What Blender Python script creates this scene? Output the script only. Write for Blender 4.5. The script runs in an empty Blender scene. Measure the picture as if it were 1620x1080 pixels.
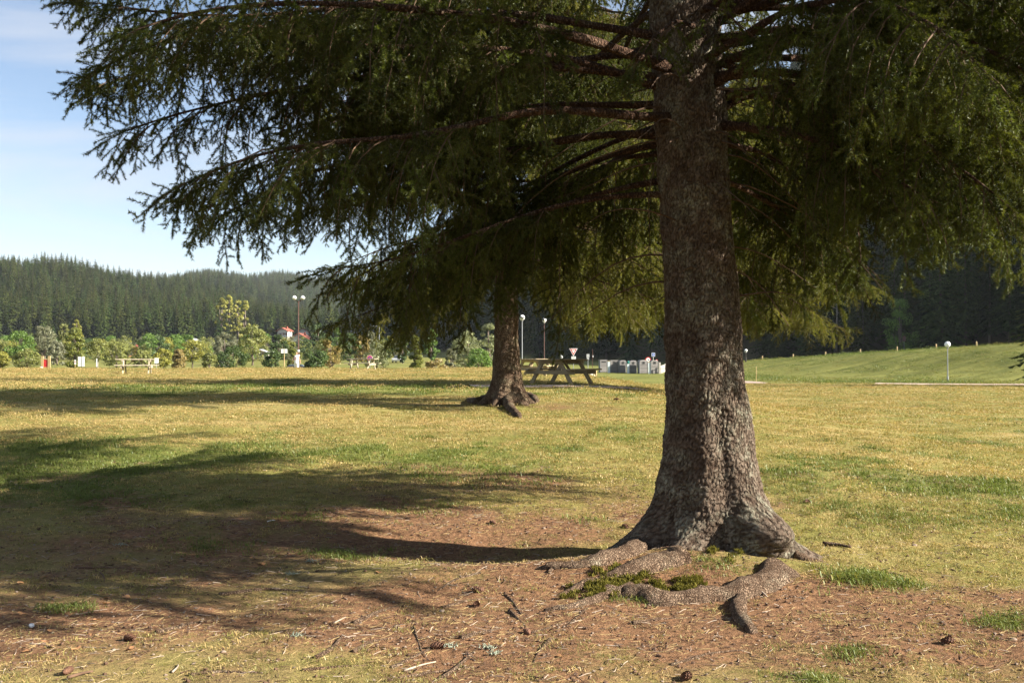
import bpy, bmesh, math, random
import numpy as np
from mathutils import Vector, Matrix, Euler, noise as mnoise

scene = bpy.context.scene
COL = scene.collection
R = math.radians
EYE = 1.62          # camera height above the ground at the viewpoint
FPX = 1654.0        # focal length in photograph pixels (1620 wide)

# ------------------------------------------------------------------ camera
cam_d = bpy.data.cameras.new('camera')
cam = bpy.data.objects.new('camera', cam_d)
COL.objects.link(cam)
cam.location = (0, 0, EYE)
cam_d.sensor_width = 36.0
cam_d.lens = 36.0 * FPX / 1620.0
cam.rotation_euler = (R(90) + math.atan(25.0 / FPX), 0, 0)
cam_d.clip_start = 0.05
cam_d.clip_end = 20000
scene.camera = cam

# ------------------------------------------------------------------ light
SUN_EL, SUN_AZ = R(28.0), R(15.0)     # from the right, a little from the viewer's side
to_sun = Vector((math.cos(SUN_EL) * math.cos(SUN_AZ), -math.cos(SUN_EL) * math.sin(SUN_AZ), math.sin(SUN_EL)))
sun_d = bpy.data.lights.new('sun', 'SUN')
sun_d.energy = 5.0
sun_d.angle = R(0.53)
sun_d.color = (1.0, 0.93, 0.80)
sun = bpy.data.objects.new('sun', sun_d)
COL.objects.link(sun)
sun.rotation_euler = to_sun.to_track_quat('Z', 'Y').to_euler()
sun.location = (30, -10, 40)

world = bpy.data.worlds.new('World')
scene.world = world
world.use_nodes = True
wn, wl = world.node_tree.nodes, world.node_tree.links
wn.clear()
w_out = wn.new('ShaderNodeOutputWorld')
w_bg = wn.new('ShaderNodeBackground')
w_bg.inputs['Strength'].default_value = 0.050
w_sky = wn.new('ShaderNodeTexSky')
w_sky.sky_type = 'NISHITA'
w_sky.sun_disc = False
w_sky.sun_elevation = SUN_EL
w_sky.sun_rotation = R(90) + SUN_AZ
w_sky.altitude = 600
w_sky.air_density = 1.0
w_sky.dust_density = 0.2
w_sky.ozone_density = 1.1
w_tc = wn.new('ShaderNodeTexCoord')
w_map = wn.new('ShaderNodeMapping')
w_map.inputs['Scale'].default_value = (1.6, 2.2, 9.0)
w_map.inputs['Rotation'].default_value = (0.0, R(14), R(20))
w_noi = wn.new('ShaderNodeTexNoise')
w_noi.inputs['Scale'].default_value = 1.5
w_noi.inputs['Detail'].default_value = 7
w_noi.inputs['Roughness'].default_value = 0.55
w_noi.inputs['Distortion'].default_value = 0.6
w_rmp = wn.new('ShaderNodeValToRGB')
w_rmp.color_ramp.elements[0].position = 0.41
w_rmp.color_ramp.elements[0].color = (0, 0, 0, 1)
w_rmp.color_ramp.elements[1].position = 0.66
w_rmp.color_ramp.elements[1].color = (0.8, 0.8, 0.8, 1)
w_mix = wn.new('ShaderNodeMix')
w_mix.data_type = 'RGBA'
w_mix.inputs[7].default_value = (4.7, 5.1, 5.5, 1)
wl.new(w_tc.outputs['Generated'], w_map.inputs['Vector'])
wl.new(w_map.outputs[0], w_noi.inputs['Vector'])
wl.new(w_noi.outputs['Fac'], w_rmp.inputs['Fac'])
wl.new(w_rmp.outputs['Color'], w_mix.inputs[0])
wl.new(w_sky.outputs[0], w_mix.inputs[6])
w_tint = wn.new('ShaderNodeMix')
w_tint.data_type = 'RGBA'
w_tint.blend_type = 'MULTIPLY'
w_tint.inputs[0].default_value = 1.0
w_tint.inputs[7].default_value = (0.93, 0.90, 0.91, 1)
wl.new(w_mix.outputs[2], w_tint.inputs[6])
wl.new(w_tint.outputs[2], w_bg.inputs['Color'])
wl.new(w_bg.outputs[0], w_out.inputs['Surface'])

vs = scene.view_settings
vs.view_transform = 'Standard'
vs.look = 'None'
vs.gamma = 1.0
vs.use_curve_mapping = False
vs.exposure = 1.88

scene.render.engine = 'CYCLES'
cy = scene.cycles
cy.use_denoising = True
cy.max_bounces = 6
cy.diffuse_bounces = 3
cy.glossy_bounces = 2
cy.transmission_bounces = 3
cy.transparent_max_bounces = 6
cy.volume_bounces = 0
cy.caustics_reflective = False
cy.caustics_refractive = False

# ------------------------------------------------------------------ helpers
def sstep(a, b, x):
    t = np.clip((np.asarray(x, float) - a) / (b - a), 0, 1)
    return t * t * (3 - 2 * t)

def _hash(ix, iy, seed):
    h = (ix.astype(np.int64) * 374761393 + iy.astype(np.int64) * 668265263 + seed * 974634777) & 0xFFFFFFFF
    h = ((h ^ (h >> 13)) * 1274126177) & 0xFFFFFFFF
    h = h ^ (h >> 16)
    return (h & 0xFFFFFF) / float(0xFFFFFF)

def vnoise(x, y, seed=0):
    x = np.asarray(x, float); y = np.asarray(y, float)
    ix = np.floor(x); iy = np.floor(y)
    fx = x - ix; fy = y - iy
    fx = fx * fx * (3 - 2 * fx); fy = fy * fy * (3 - 2 * fy)
    a = _hash(ix, iy, seed); b = _hash(ix + 1, iy, seed)
    c = _hash(ix, iy + 1, seed); d = _hash(ix + 1, iy + 1, seed)
    return (a * (1 - fx) + b * fx) * (1 - fy) + (c * (1 - fx) + d * fx) * fy

def fbm(x, y, seed=0, octaves=4):
    s = 0; amp = 0.5; tot = 0; f = 1.0
    for o in range(octaves):
        s = s + amp * vnoise(np.asarray(x) * f + 17.3 * o, np.asarray(y) * f - 9.1 * o, seed + o)
        tot += amp; amp *= 0.5; f *= 2.03
    return s / tot

class MB:
    """collects shapes and builds them as one mesh object"""
    def __init__(self):
        self.v = []; self.f = []; self.n = 0
    def add(self, V, F, mat=0):
        V = np.asarray(V, float).reshape(-1, 3); F = np.asarray(F, int)
        self.v.append(V); self.f.append((F + self.n, mat)); self.n += len(V)
        return self
    def box(self, c, s, rot=None, mat=0, taper=1.0):
        sx, sy, sz = [k / 2 for k in s]
        V = np.array([(-sx, -sy, -sz), (sx, -sy, -sz), (sx, sy, -sz), (-sx, sy, -sz),
                      (-sx * taper, -sy * taper, sz), (sx * taper, -sy * taper, sz), (sx * taper, sy * taper, sz), (-sx * taper, sy * taper, sz)])
        if rot is not None:
            M = np.array(Euler(rot).to_matrix()); V = V @ M.T
        V = V + np.array(c)
        return self.add(V, [(0, 3, 2, 1), (4, 5, 6, 7), (0, 1, 5, 4), (1, 2, 6, 5), (2, 3, 7, 6), (3, 0, 4, 7)], mat)
    def tube(self, pts, rad, seg=8, mat=0, cap=True):
        pts = np.asarray(pts, float); n = len(pts)
        rad = np.broadcast_to(np.asarray(rad, float), (n,))
        tang = np.gradient(pts, axis=0)
        tang /= (np.linalg.norm(tang, axis=1, keepdims=True) + 1e-9)
        up = np.array((0, 0, 1.0)) if abs(tang[0][2]) < 0.9 else np.array((1.0, 0, 0))
        a = np.cross(tang, up); a /= (np.linalg.norm(a, axis=1, keepdims=True) + 1e-9)
        b = np.cross(tang, a)
        th = np.linspace(0, 2 * math.pi, seg, endpoint=False)
        V = pts[:, None, :] + rad[:, None, None] * (np.cos(th)[None, :, None] * a[:, None, :] + np.sin(th)[None, :, None] * b[:, None, :])
        idx = np.arange(n * seg).reshape(n, seg)
        nx = np.roll(idx, -1, axis=1)
        F = np.stack([idx[:-1], nx[:-1], nx[1:], idx[1:]], -1).reshape(-1, 4)
        base = self.n
        self.add(V.reshape(-1, 3), F, mat)
        if cap and seg >= 3:
            self.f.append((np.array([list(idx[0][::-1] + base)]), mat))
            self.f.append((np.array([list(idx[-1] + base)]), mat))
        return self
    def lathe(self, prof, seg=16, c=(0, 0, 0), mat=0, sx=1, sy=1):
        prof = np.asarray(prof, float)
        th = np.linspace(0, 2 * math.pi, seg, endpoint=False)
        V = np.stack([prof[:, None, 0] * np.cos(th)[None] * sx, prof[:, None, 0] * np.sin(th)[None] * sy,
                      np.repeat(prof[:, 1][:, None], seg, 1)], -1) + np.array(c)
        n = len(prof); idx = np.arange(n * seg).reshape(n, seg); nx = np.roll(idx, -1, 1)
        F = np.stack([idx[:-1], nx[:-1], nx[1:], idx[1:]], -1).reshape(-1, 4)
        return self.add(V.reshape(-1, 3), F, mat)
    def prism(self, poly, y0, y1, mat=0):
        """polygon in the XZ plane extruded along Y (front face at y0)"""
        poly = np.asarray(poly, float); n = len(poly)
        V = np.concatenate([np.stack([poly[:, 0], np.full(n, y0), poly[:, 1]], -1), np.stack([poly[:, 0], np.full(n, y1), poly[:, 1]], -1)])
        base = self.n
        i = np.arange(n); j = (i + 1) % n
        self.add(V, np.stack([i, i + n, j + n, j], -1), mat)
        self.f.append((np.array([list(base + np.arange(n))]), mat))
        self.f.append((np.array([list(base + n + np.arange(n)[::-1])]), mat))
        return self
    def mesh(self, name, mats, smooth=False):
        me = bpy.data.meshes.new(name)
        V = np.concatenate(self.v)
        me.vertices.add(len(V)); me.vertices.foreach_set('co', V.ravel())
        loops = np.concatenate([F.ravel() for F, m in self.f])
        tot = np.concatenate([np.full(len(F), F.shape[1]) for F, m in self.f])
        mi = np.concatenate([np.full(len(F), m) for F, m in self.f])
        start = np.concatenate([[0], np.cumsum(tot)[:-1]])
        me.loops.add(len(loops)); me.loops.foreach_set('vertex_index', loops.astype(np.int32))
        me.polygons.add(len(tot))
        me.polygons.foreach_set('loop_start', start.astype(np.int32))
        me.polygons.foreach_set('material_index', mi.astype(np.int32))
        me.polygons.foreach_set('use_smooth', np.full(len(tot), bool(smooth)))
        for m in (mats if isinstance(mats, (list, tuple)) else [mats]):
            me.materials.append(m)
        me.update(calc_edges=True)
        me.validate()
        return me
    def build(self, name, mats, parent=None, smooth=False):
        return link(name, self.mesh(name, mats, smooth), parent)

def link(name, me, parent=None):
    o = bpy.data.objects.new(name, me)
    COL.objects.link(o)
    if parent is not None:
        o.parent = parent
    return o

def tag(o, label=None, cat=None, group=None, kind=None):
    if label: o['label'] = label
    if cat: o['category'] = cat
    if group: o['group'] = group
    if kind: o['kind'] = kind
    return o

def empty(name, loc=(0, 0, 0), rz=0.0, label=None, cat=None, group=None):
    o = bpy.data.objects.new(name, None)
    o.empty_display_size = 0.2
    COL.objects.link(o)
    o.location = loc; o.rotation_euler = (0, 0, rz)
    return tag(o, label, cat, group)

# ------------------------------------------------------------------ materials
def mat_new(name):
    m = bpy.data.materials.new(name); m.use_nodes = True
    nt = m.node_tree; nt.nodes.clear()
    out = nt.nodes.new('ShaderNodeOutputMaterial')
    return m, nt, out

def nd(nt, typ, **kw):
    n = nt.nodes.new(typ)
    for k, v in kw.items():
        if k.startswith('in_'):
            n.inputs[k[3:].replace('_', ' ')].default_value = v
        else:
            setattr(n, k, v)
    return n

def ramp(nt, fac, stops):
    r = nt.nodes.new('ShaderNodeValToRGB')
    el = r.color_ramp.elements
    while len(el) < len(stops): el.new(0.5)
    for e, (p, c) in zip(el, stops):
        e.position = p
        e.color = (*c, 1) if len(c) == 3 else c
    if fac is not None: nt.links.new(fac, r.inputs['Fac'])
    return r.outputs['Color']

def mixc(nt, fac, a, b, mode='MIX'):
    m = nt.nodes.new('ShaderNodeMix'); m.data_type = 'RGBA'; m.blend_type = mode
    for sock, val in ((m.inputs[0], fac), (m.inputs[6], a), (m.inputs[7], b)):
        if hasattr(val, 'is_linked'): nt.links.new(val, sock)
        elif isinstance(val, (int, float)): sock.default_value = val
        else: sock.default_value = (*val, 1) if len(val) == 3 else val
    return m.outputs[2]

def math_n(nt, op, a, b=None, clamp=False):
    m = nt.nodes.new('ShaderNodeMath'); m.operation = op; m.use_clamp = clamp
    for i, val in enumerate((a, b)):
        if val is None: continue
        if hasattr(val, 'is_linked'): nt.links.new(val, m.inputs[i])
        else: m.inputs[i].default_value = val
    return m.outputs[0]

def noise_n(nt, vec, scale, detail=4, rough=0.55, dist=0.0):
    n = nd(nt, 'ShaderNodeTexNoise')
    n.inputs['Scale'].default_value = scale; n.inputs['Detail'].default_value = detail
    n.inputs['Roughness'].default_value = rough; n.inputs['Distortion'].default_value = dist
    if vec is not None: nt.links.new(vec, n.inputs['Vector'])
    return n.outputs['Fac']

def simple_mat(name, col, rough=0.7, metal=0.0, var=0.25, scale=6.0, bump=0.15, spec=0.3):
    m, nt, out = mat_new(name)
    tc = nd(nt, 'ShaderNodeTexCoord')
    n = noise_n(nt, tc.outputs['Object'], scale, 5)
    dark = tuple(c * (1 - var) for c in col); lite = tuple(min(1, c * (1 + var * 0.6)) for c in col)
    c = ramp(nt, n, [(0.3, dark), (0.7, lite)])
    p = nd(nt, 'ShaderNodeBsdfPrincipled')
    p.inputs['Roughness'].default_value = rough; p.inputs['Metallic'].default_value = metal
    p.inputs['Specular IOR Level'].default_value = spec
    nt.links.new(c, p.inputs['Base Color'])
    if bump > 0:
        b = nd(nt, 'ShaderNodeBump'); b.inputs['Strength'].default_value = bump; b.inputs['Distance'].default_value = 0.02
        nt.links.new(noise_n(nt, tc.outputs['Object'], scale * 6, 4), b.inputs['Height'])
        nt.links.new(b.outputs[0], p.inputs['Normal'])
    nt.links.new(p.outputs[0], out.inputs['Surface'])
    return m

def wood_mat(name, col, rough=0.75, axis_scale=(1.2, 14, 14)):
    m, nt, out = mat_new(name)
    tc = nd(nt, 'ShaderNodeTexCoord')
    mp = nd(nt, 'ShaderNodeMapping'); mp.inputs['Scale'].default_value = axis_scale
    nt.links.new(tc.outputs['Object'], mp.inputs['Vector'])
    oi = nd(nt, 'ShaderNodeObjectInfo')
    n = noise_n(nt, mp.outputs[0], 3.0, 6, 0.6, 0.4)
    c = ramp(nt, n, [(0.25, tuple(k * 0.55 for k in col)), (0.5, col), (0.75, tuple(min(1, k * 1.3) for k in col))])
    hsv = nd(nt, 'ShaderNodeHueSaturation')
    nt.links.new(math_n(nt, 'MULTIPLY_ADD', oi.outputs['Random'], 0.35), hsv.inputs['Value'])
    hsv.inputs['Value'].default_value = 1.0
    hv = nd(nt, 'ShaderNodeMapRange'); hv.inputs[3].default_value = 0.78; hv.inputs[4].default_value = 1.15
    nt.links.new(oi.outputs['Random'], hv.inputs[0]); nt.links.new(hv.outputs[0], hsv.inputs['Value'])
    nt.links.new(c, hsv.inputs['Color'])
    p = nd(nt, 'ShaderNodeBsdfPrincipled'); p.inputs['Roughness'].default_value = rough
    nt.links.new(hsv.outputs[0], p.inputs['Base Color'])
    b = nd(nt, 'ShaderNodeBump'); b.inputs['Strength'].default_value = 0.4; b.inputs['Distance'].default_value = 0.01
    nt.links.new(n, b.inputs['Height']); nt.links.new(b.outputs[0], p.inputs['Normal'])
    nt.links.new(p.outputs[0], out.inputs['Surface'])
    return m

def leaf_mat(name, a, b, trans=0.3, obj_var=0.35, gloss=0.04, isl=True, hue=0.0):
    """foliage: two tones mixed per leaf, plus a tone shift for each copy; light shines through"""
    m, nt, out = mat_new(name)
    geo = nd(nt, 'ShaderNodeNewGeometry'); oi = nd(nt, 'ShaderNodeObjectInfo')
    tc = nd(nt, 'ShaderNodeTexCoord')
    f = geo.outputs['Random Per Island'] if isl else noise_n(nt, tc.outputs['Object'], 9.0, 2)
    c = mixc(nt, f, a, b)
    hsv = nd(nt, 'ShaderNodeHueSaturation')
    mr = nd(nt, 'ShaderNodeMapRange'); mr.inputs[3].default_value = 1 - obj_var; mr.inputs[4].default_value = 1 + obj_var
    nt.links.new(oi.outputs['Random'], mr.inputs[0]); nt.links.new(mr.outputs[0], hsv.inputs['Value'])
    if hue:
        mh = nd(nt, 'ShaderNodeMapRange'); mh.inputs[3].default_value = 0.5 - hue; mh.inputs[4].default_value = 0.5 + hue
        nt.links.new(math_n(nt, 'FRACT', math_n(nt, 'MULTIPLY', oi.outputs['Random'], 7.31)), mh.inputs[0])
        nt.links.new(mh.outputs[0], hsv.inputs['Hue'])
    nt.links.new(c, hsv.inputs['Color'])
    d = nd(nt, 'ShaderNodeBsdfDiffuse'); t = nd(nt, 'ShaderNodeBsdfTranslucent'); g = nd(nt, 'ShaderNodeBsdfGlossy')
    g.inputs['Roughness'].default_value = 0.42; g.inputs['Color'].default_value = (0.85, 0.9, 0.8, 1)
    nt.links.new(hsv.outputs[0], d.inputs['Color'])
    tcol = mixc(nt, 0.45, hsv.outputs[0], (0.20, 0.24, 0.02), 'MIX')
    nt.links.new(mixc(nt, 1.0, hsv.outputs[0], (1.25, 1.25, 0.55), 'MULTIPLY'), t.inputs['Color'])
    m1 = nd(nt, 'ShaderNodeMixShader'); m1.inputs[0].default_value = trans
    nt.links.new(d.outputs[0], m1.inputs[1]); nt.links.new(t.outputs[0], m1.inputs[2])
    m2 = nd(nt, 'ShaderNodeMixShader'); m2.inputs[0].default_value = gloss
    nt.links.new(m1.outputs[0], m2.inputs[1]); nt.links.new(g.outputs[0], m2.inputs[2])
    nt.links.new(m2.outputs[0], out.inputs['Surface'])
    return m

def bark_mat(name, dark, mid, lich, lichen=0.5, scale=26.0, red=(0.16, 0.095, 0.065), plates=False):
    m, nt, out = mat_new(name)
    tc = nd(nt, 'ShaderNodeTexCoord')
    mp = nd(nt, 'ShaderNodeMapping'); mp.inputs['Scale'].default_value = (1, 1, 0.6)
    nt.links.new(tc.outputs['Object'], mp.inputs['Vector'])
    warp = nd(nt, 'ShaderNodeTexNoise'); warp.inputs['Scale'].default_value = 22; warp.inputs['Detail'].default_value = 3
    nt.links.new(mp.outputs[0], warp.inputs['Vector'])
    va = nd(nt, 'ShaderNodeVectorMath'); va.operation = 'SCALE'; va.inputs['Scale'].default_value = 0.06
    nt.links.new(warp.outputs['Color'], va.inputs[0])
    vb = nd(nt, 'ShaderNodeVectorMath'); nt.links.new(mp.outputs[0], vb.inputs[0]); nt.links.new(va.outputs[0], vb.inputs[1])
    vor = nd(nt, 'ShaderNodeTexVoronoi', feature='DISTANCE_TO_EDGE'); vor.inputs['Scale'].default_value = scale
    nt.links.new(vb.outputs[0], vor.inputs['Vector'])
    vc = nd(nt, 'ShaderNodeTexVoronoi'); vc.inputs['Scale'].default_value = scale
    nt.links.new(vb.outputs[0], vc.inputs['Vector'])
    if plates:     # the cracks follow the modelled bark plates
        crack = ramp(nt, nd(nt, 'ShaderNodeAttribute', attribute_name='plate').outputs['Fac'], [(0.05, (0, 0, 0)), (0.55, (1, 1, 1))])
    else:
        crack = ramp(nt, vor.outputs['Distance'], [(0.0, (0, 0, 0)), (0.22, (1, 1, 1))])
    n1 = noise_n(nt, tc.outputs['Object'], 5.0, 6, 0.62)
    n2 = noise_n(nt, tc.outputs['Object'], 38.0, 5, 0.7)
    base = mixc(nt, ramp(nt, n2, [(0.35, (0, 0, 0)), (0.65, (1, 1, 1))]), dark, mid)
    sep = nd(nt, 'ShaderNodeSeparateColor'); nt.links.new(vc.outputs['Color'], sep.inputs[0])
    base = mixc(nt, math_n(nt, 'MULTIPLY', sep.outputs[0], 0.45), base, red)
    lm = math_n(nt, 'MULTIPLY', ramp(nt, n1, [(0.60 - 0.26 * lichen, (0, 0, 0)), (0.78 - 0.22 * lichen, (1, 1, 1))]),
                ramp(nt, noise_n(nt, tc.outputs['Object'], 55, 4, 0.7), [(0.38, (0, 0, 0)), (0.6, (1, 1, 1))]))
    base = mixc(nt, lm, base, lich)
    nb_ = noise_n(nt, mp.outputs[0], 13.0, 5, 0.65)
    base = mixc(nt, ramp(nt, nb_, [(0.36, (0, 0, 0)), (0.56, (1, 1, 1))]), mixc(nt, 1.0, base, (0.58, 0.52, 0.48), 'MULTIPLY'), base)
    base = mixc(nt, crack, mixc(nt, 1.0, base, (0.42, 0.37, 0.34), 'MULTIPLY'), base)
    p = nd(nt, 'ShaderNodeBsdfPrincipled'); p.inputs['Roughness'].default_value = 0.9; p.inputs['Specular IOR Level'].default_value = 0.15
    nt.links.new(base, p.inputs['Base Color'])
    h = math_n(nt, 'ADD', math_n(nt, 'MULTIPLY', crack, 0.6), math_n(nt, 'MULTIPLY', n2, 0.8))
    h = math_n(nt, 'ADD', math_n(nt, 'ADD', h, math_n(nt, 'MULTIPLY', nb_, 1.2)), math_n(nt, 'MULTIPLY', sep.outputs[1], 0.6))
    b = nd(nt, 'ShaderNodeBump'); b.inputs['Strength'].default_value = 1.0; b.inputs['Distance'].default_value = 0.03
    nt.links.new(h, b.inputs['Height']); nt.links.new(b.outputs[0], p.inputs['Normal'])
    nt.links.new(p.outputs[0], out.inputs['Surface'])
    return m

M = {}
M['bark'] = bark_mat('spruce_bark', (0.095, 0.072, 0.054), (0.225, 0.180, 0.138), (0.33, 0.34, 0.26), 0.52, 58, (0.165, 0.110, 0.080), True)
M['bark2'] = bark_mat('spruce_bark_far', (0.11, 0.075, 0.05), (0.30, 0.22, 0.15), (0.36, 0.34, 0.22), 0.4, 40)
M['root'] = bark_mat('root_bark', (0.20, 0.135, 0.092), (0.35, 0.25, 0.175), (0.38, 0.34, 0.25), 0.22, 70, (0.27, 0.18, 0.12))
M['branch'] = bark_mat('branch_bark', (0.06, 0.036, 0.024), (0.15, 0.085, 0.055), (0.26, 0.24, 0.17), 0.2, 40)
M['twig'] = simple_mat('twig_bark', (0.085, 0.05, 0.03), 0.85, var=0.4, scale=20, bump=0)
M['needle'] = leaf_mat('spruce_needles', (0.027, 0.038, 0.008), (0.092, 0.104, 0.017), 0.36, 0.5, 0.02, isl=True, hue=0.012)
M['needle2'] = leaf_mat('spruce_needles_farther', (0.068, 0.076, 0.013), (0.185, 0.178, 0.030), 0.42, 0.4, 0.02, isl=True, hue=0.015)  # same spruce needles, coloured lighter to look sunlit

# ------------------------------------------------------------------ terrain
C0 = np.array((33.7, 150.0)); LDIR = np.array((0.66, -0.753)); WDIR = np.array((0.753, 0.66))
EA = np.array((-48.0, 400.0)); EB = np.array((95.0, 140.0))
ED = (EB - EA) / np.linalg.norm(EB - EA); EN = np.array((-ED[1], ED[0]))
if EN[0] < 0: EN = -EN

def forest_s(x, y):
    return (x - EA[0]) * EN[0] + (y - EA[1]) * EN[1]

def g(x, y):
    x = np.asarray(x, float); y = np.asarray(y, float)
    left = np.interp(y, [-400, -20, 0, 6, 8, 10, 14, 19, 24, 32, 52, 69, 80, 90, 95, 105, 125, 160, 200, 300, 420, 500, 700, 1000, 3000],
                     [0, 0, 0, 0, .02, .12, .45, .76, .80, .81, .80, .79, .72, .45, .28, -.15, -.62, -.35, .3, 1.6, 5.5, 9, 12, 14, 20])
    right = np.interp(y, [-400, 0, 8, 19, 60, 80, 103, 130, 150, 200, 300, 420, 500, 700, 3000],
                      [0, 0, 0, .05, -.22, -.50, -.78, -.66, -.5, -.2, 1.0, 3, 5, 10, 20])
    k = sstep(1.5, 10.0, x)
    h = left * (1 - k) + right * k
    # grassed bank with the bollards
    px, py = x - C0[0], y - C0[1]
    a = px * LDIR[0] + py * LDIR[1]; q = px * WDIR[0] + py * WDIR[1]
    C = np.interp(a, [-25, 0, 33, 80, 150], [-.4, 1.08, 2.98, 5.0, 6.0])
    w = sstep(-16, 0, q) * sstep(-60, -24, a)
    h = h * (1 - w) + C * w
    # wooded slope on the right
    s = forest_s(x, y)
    ua = (x - EA[0]) * ED[0] + (y - EA[1]) * ED[1]
    h = h + np.clip(s - 1, 0, 170) * 0.66 * sstep(-110, 40, ua)
    # wooded hill on the left and the ridges behind it
    h = h + 32 * sstep(-95, -265, x) * sstep(330, 760, y) * (1 + 0.22 * np.sin(x / 58.0 + 1.0) + 0.10 * np.sin(x / 19.0 + y / 60.0))
    h = h + 40 * np.exp(-((x + 430) / 340.0) ** 2) * sstep(900, 1500, y)
    h = h + 70 * np.exp(-((x + 60) / 260.0) ** 2) * sstep(1300, 2000, y)
    h = h + 128 * np.exp(-((x + 1090) / 270.0) ** 2) * sstep(1200, 1950, y)
    # unevenness
    r = np.hypot(x, y - 7)
    h = h + (fbm(x / 1.7, y / 1.7, 3, 3) - .5) * 0.10 * sstep(90, 20, r)
    h = h + (fbm(x / 0.42, y / 0.42, 8, 3) - .5) * 0.07 * sstep(14, 4, r)
    h = h + (fbm(x / 9.0, y / 9.0, 21, 3) - .5) * 0.22 * sstep(9, 30, r)
    # raised root plate round the near spruce, hollow behind it on the left
    h = h + 0.10 * np.exp(-(((x - 0.55) / 1.5) ** 2 + ((y - 7.75) / 0.45) ** 2))
    h = h + 0.13 * np.exp(-(((x - 1.55) / 0.80) ** 2 + ((y - 7.62) / 0.55) ** 2))
    h = h - 0.12 * np.exp(-(((x + 0.4) / 1.6) ** 2 + ((y - 8.75) / 0.55) ** 2))
    return h

def gz(x, y):
    return float(g(np.array([x]), np.array([y]))[0])

def at(px, d, py=None):
    """world point for a photograph column at depth d (on the ground unless a row is given)"""
    x = (px - 810.0) / FPX * d
    z = gz(x, d) if py is None else EYE + (565.0 - py) / FPX * d
    return (x, d, z)

def zrow(py, d):
    return EYE + (565.0 - py) / FPX * d

def onground(px, py):
    ds = np.geomspace(3.0, 400.0, 4000)
    x = (px - 810.0) / FPX * ds
    zr = EYE + (565.0 - py) / FPX * ds
    hit = np.nonzero(zr <= g(x, ds))[0]
    i = hit[0] if len(hit) else -1
    return (x[i], ds[i], gz(x[i], ds[i]))

def blob(x, y, cx, cy_, rx, ry):
    return np.exp(-(((x - cx) / rx) ** 2 + ((y - cy_) / ry) ** 2))

def cover(x, y):
    """bare soil and green share of the lawn"""
    n1 = fbm(x / 1.3, y / 1.3, 31, 4); n2 = fbm(x / 0.42, y / 0.42, 37, 3); n3 = fbm(x / 6, y / 6, 41, 3)
    soil = 0.95 * blob(x, y, 1.6, 6.7, 2.4, 0.95) + 1.0 * blob(x, y, -0.7, 10.2, 2.8, 1.9) + 0.72 * blob(x, y, -2.6, 8.6, 2.8, 1.6)
    soil = soil + 0.85 * blob(x, y, -2.8, 6.3, 1.3, 0.7) + 0.72 * blob(x, y, 0.0, 5.7, 3.8, 1.2) + 0.68 * blob(x, y, 3.4, 6.7, 1.7, 1.5)
    soil = soil + 0.6 * blob(x, y, -0.2, 18.6, 2.2, 1.4) + 0.4 * blob(x, y, 5, 29, 3, 2) + 0.25 * blob(x, y, 2.5, 9.8, 2, 1.2)
    soil = np.clip(soil + (n1 - .5) * 1.5 + (n2 - .5) * 1.1 - 0.17, 0, 1)
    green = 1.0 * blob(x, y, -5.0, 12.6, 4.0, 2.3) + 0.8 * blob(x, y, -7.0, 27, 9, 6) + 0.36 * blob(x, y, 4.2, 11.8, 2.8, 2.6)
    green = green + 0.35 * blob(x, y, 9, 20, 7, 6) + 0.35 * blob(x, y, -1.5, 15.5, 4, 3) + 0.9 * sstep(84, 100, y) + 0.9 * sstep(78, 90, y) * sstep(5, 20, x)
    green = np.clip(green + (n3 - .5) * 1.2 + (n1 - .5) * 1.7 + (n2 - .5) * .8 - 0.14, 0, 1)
    return soil, green

def axis(n, lim, c, off):
    a = math.asinh(lim / c)
    return off + c * np.sinh(np.linspace(-a, a, n))
gx = axis(440, 3200, 2.2, 0.4); gy = axis(440, 3200, 2.2, 8.0)
GX, GY = np.meshgrid(gx, gy)
GZ = g(GX.ravel(), GY.ravel())
gm = MB()
idx = np.arange(GX.size).reshape(GX.shape)
gm.add(np.stack([GX.ravel(), GY.ravel(), GZ], -1), np.stack([idx[:-1, :-1], idx[:-1, 1:], idx[1:, 1:], idx[1:, :-1]], -1).reshape(-1, 4))

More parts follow.
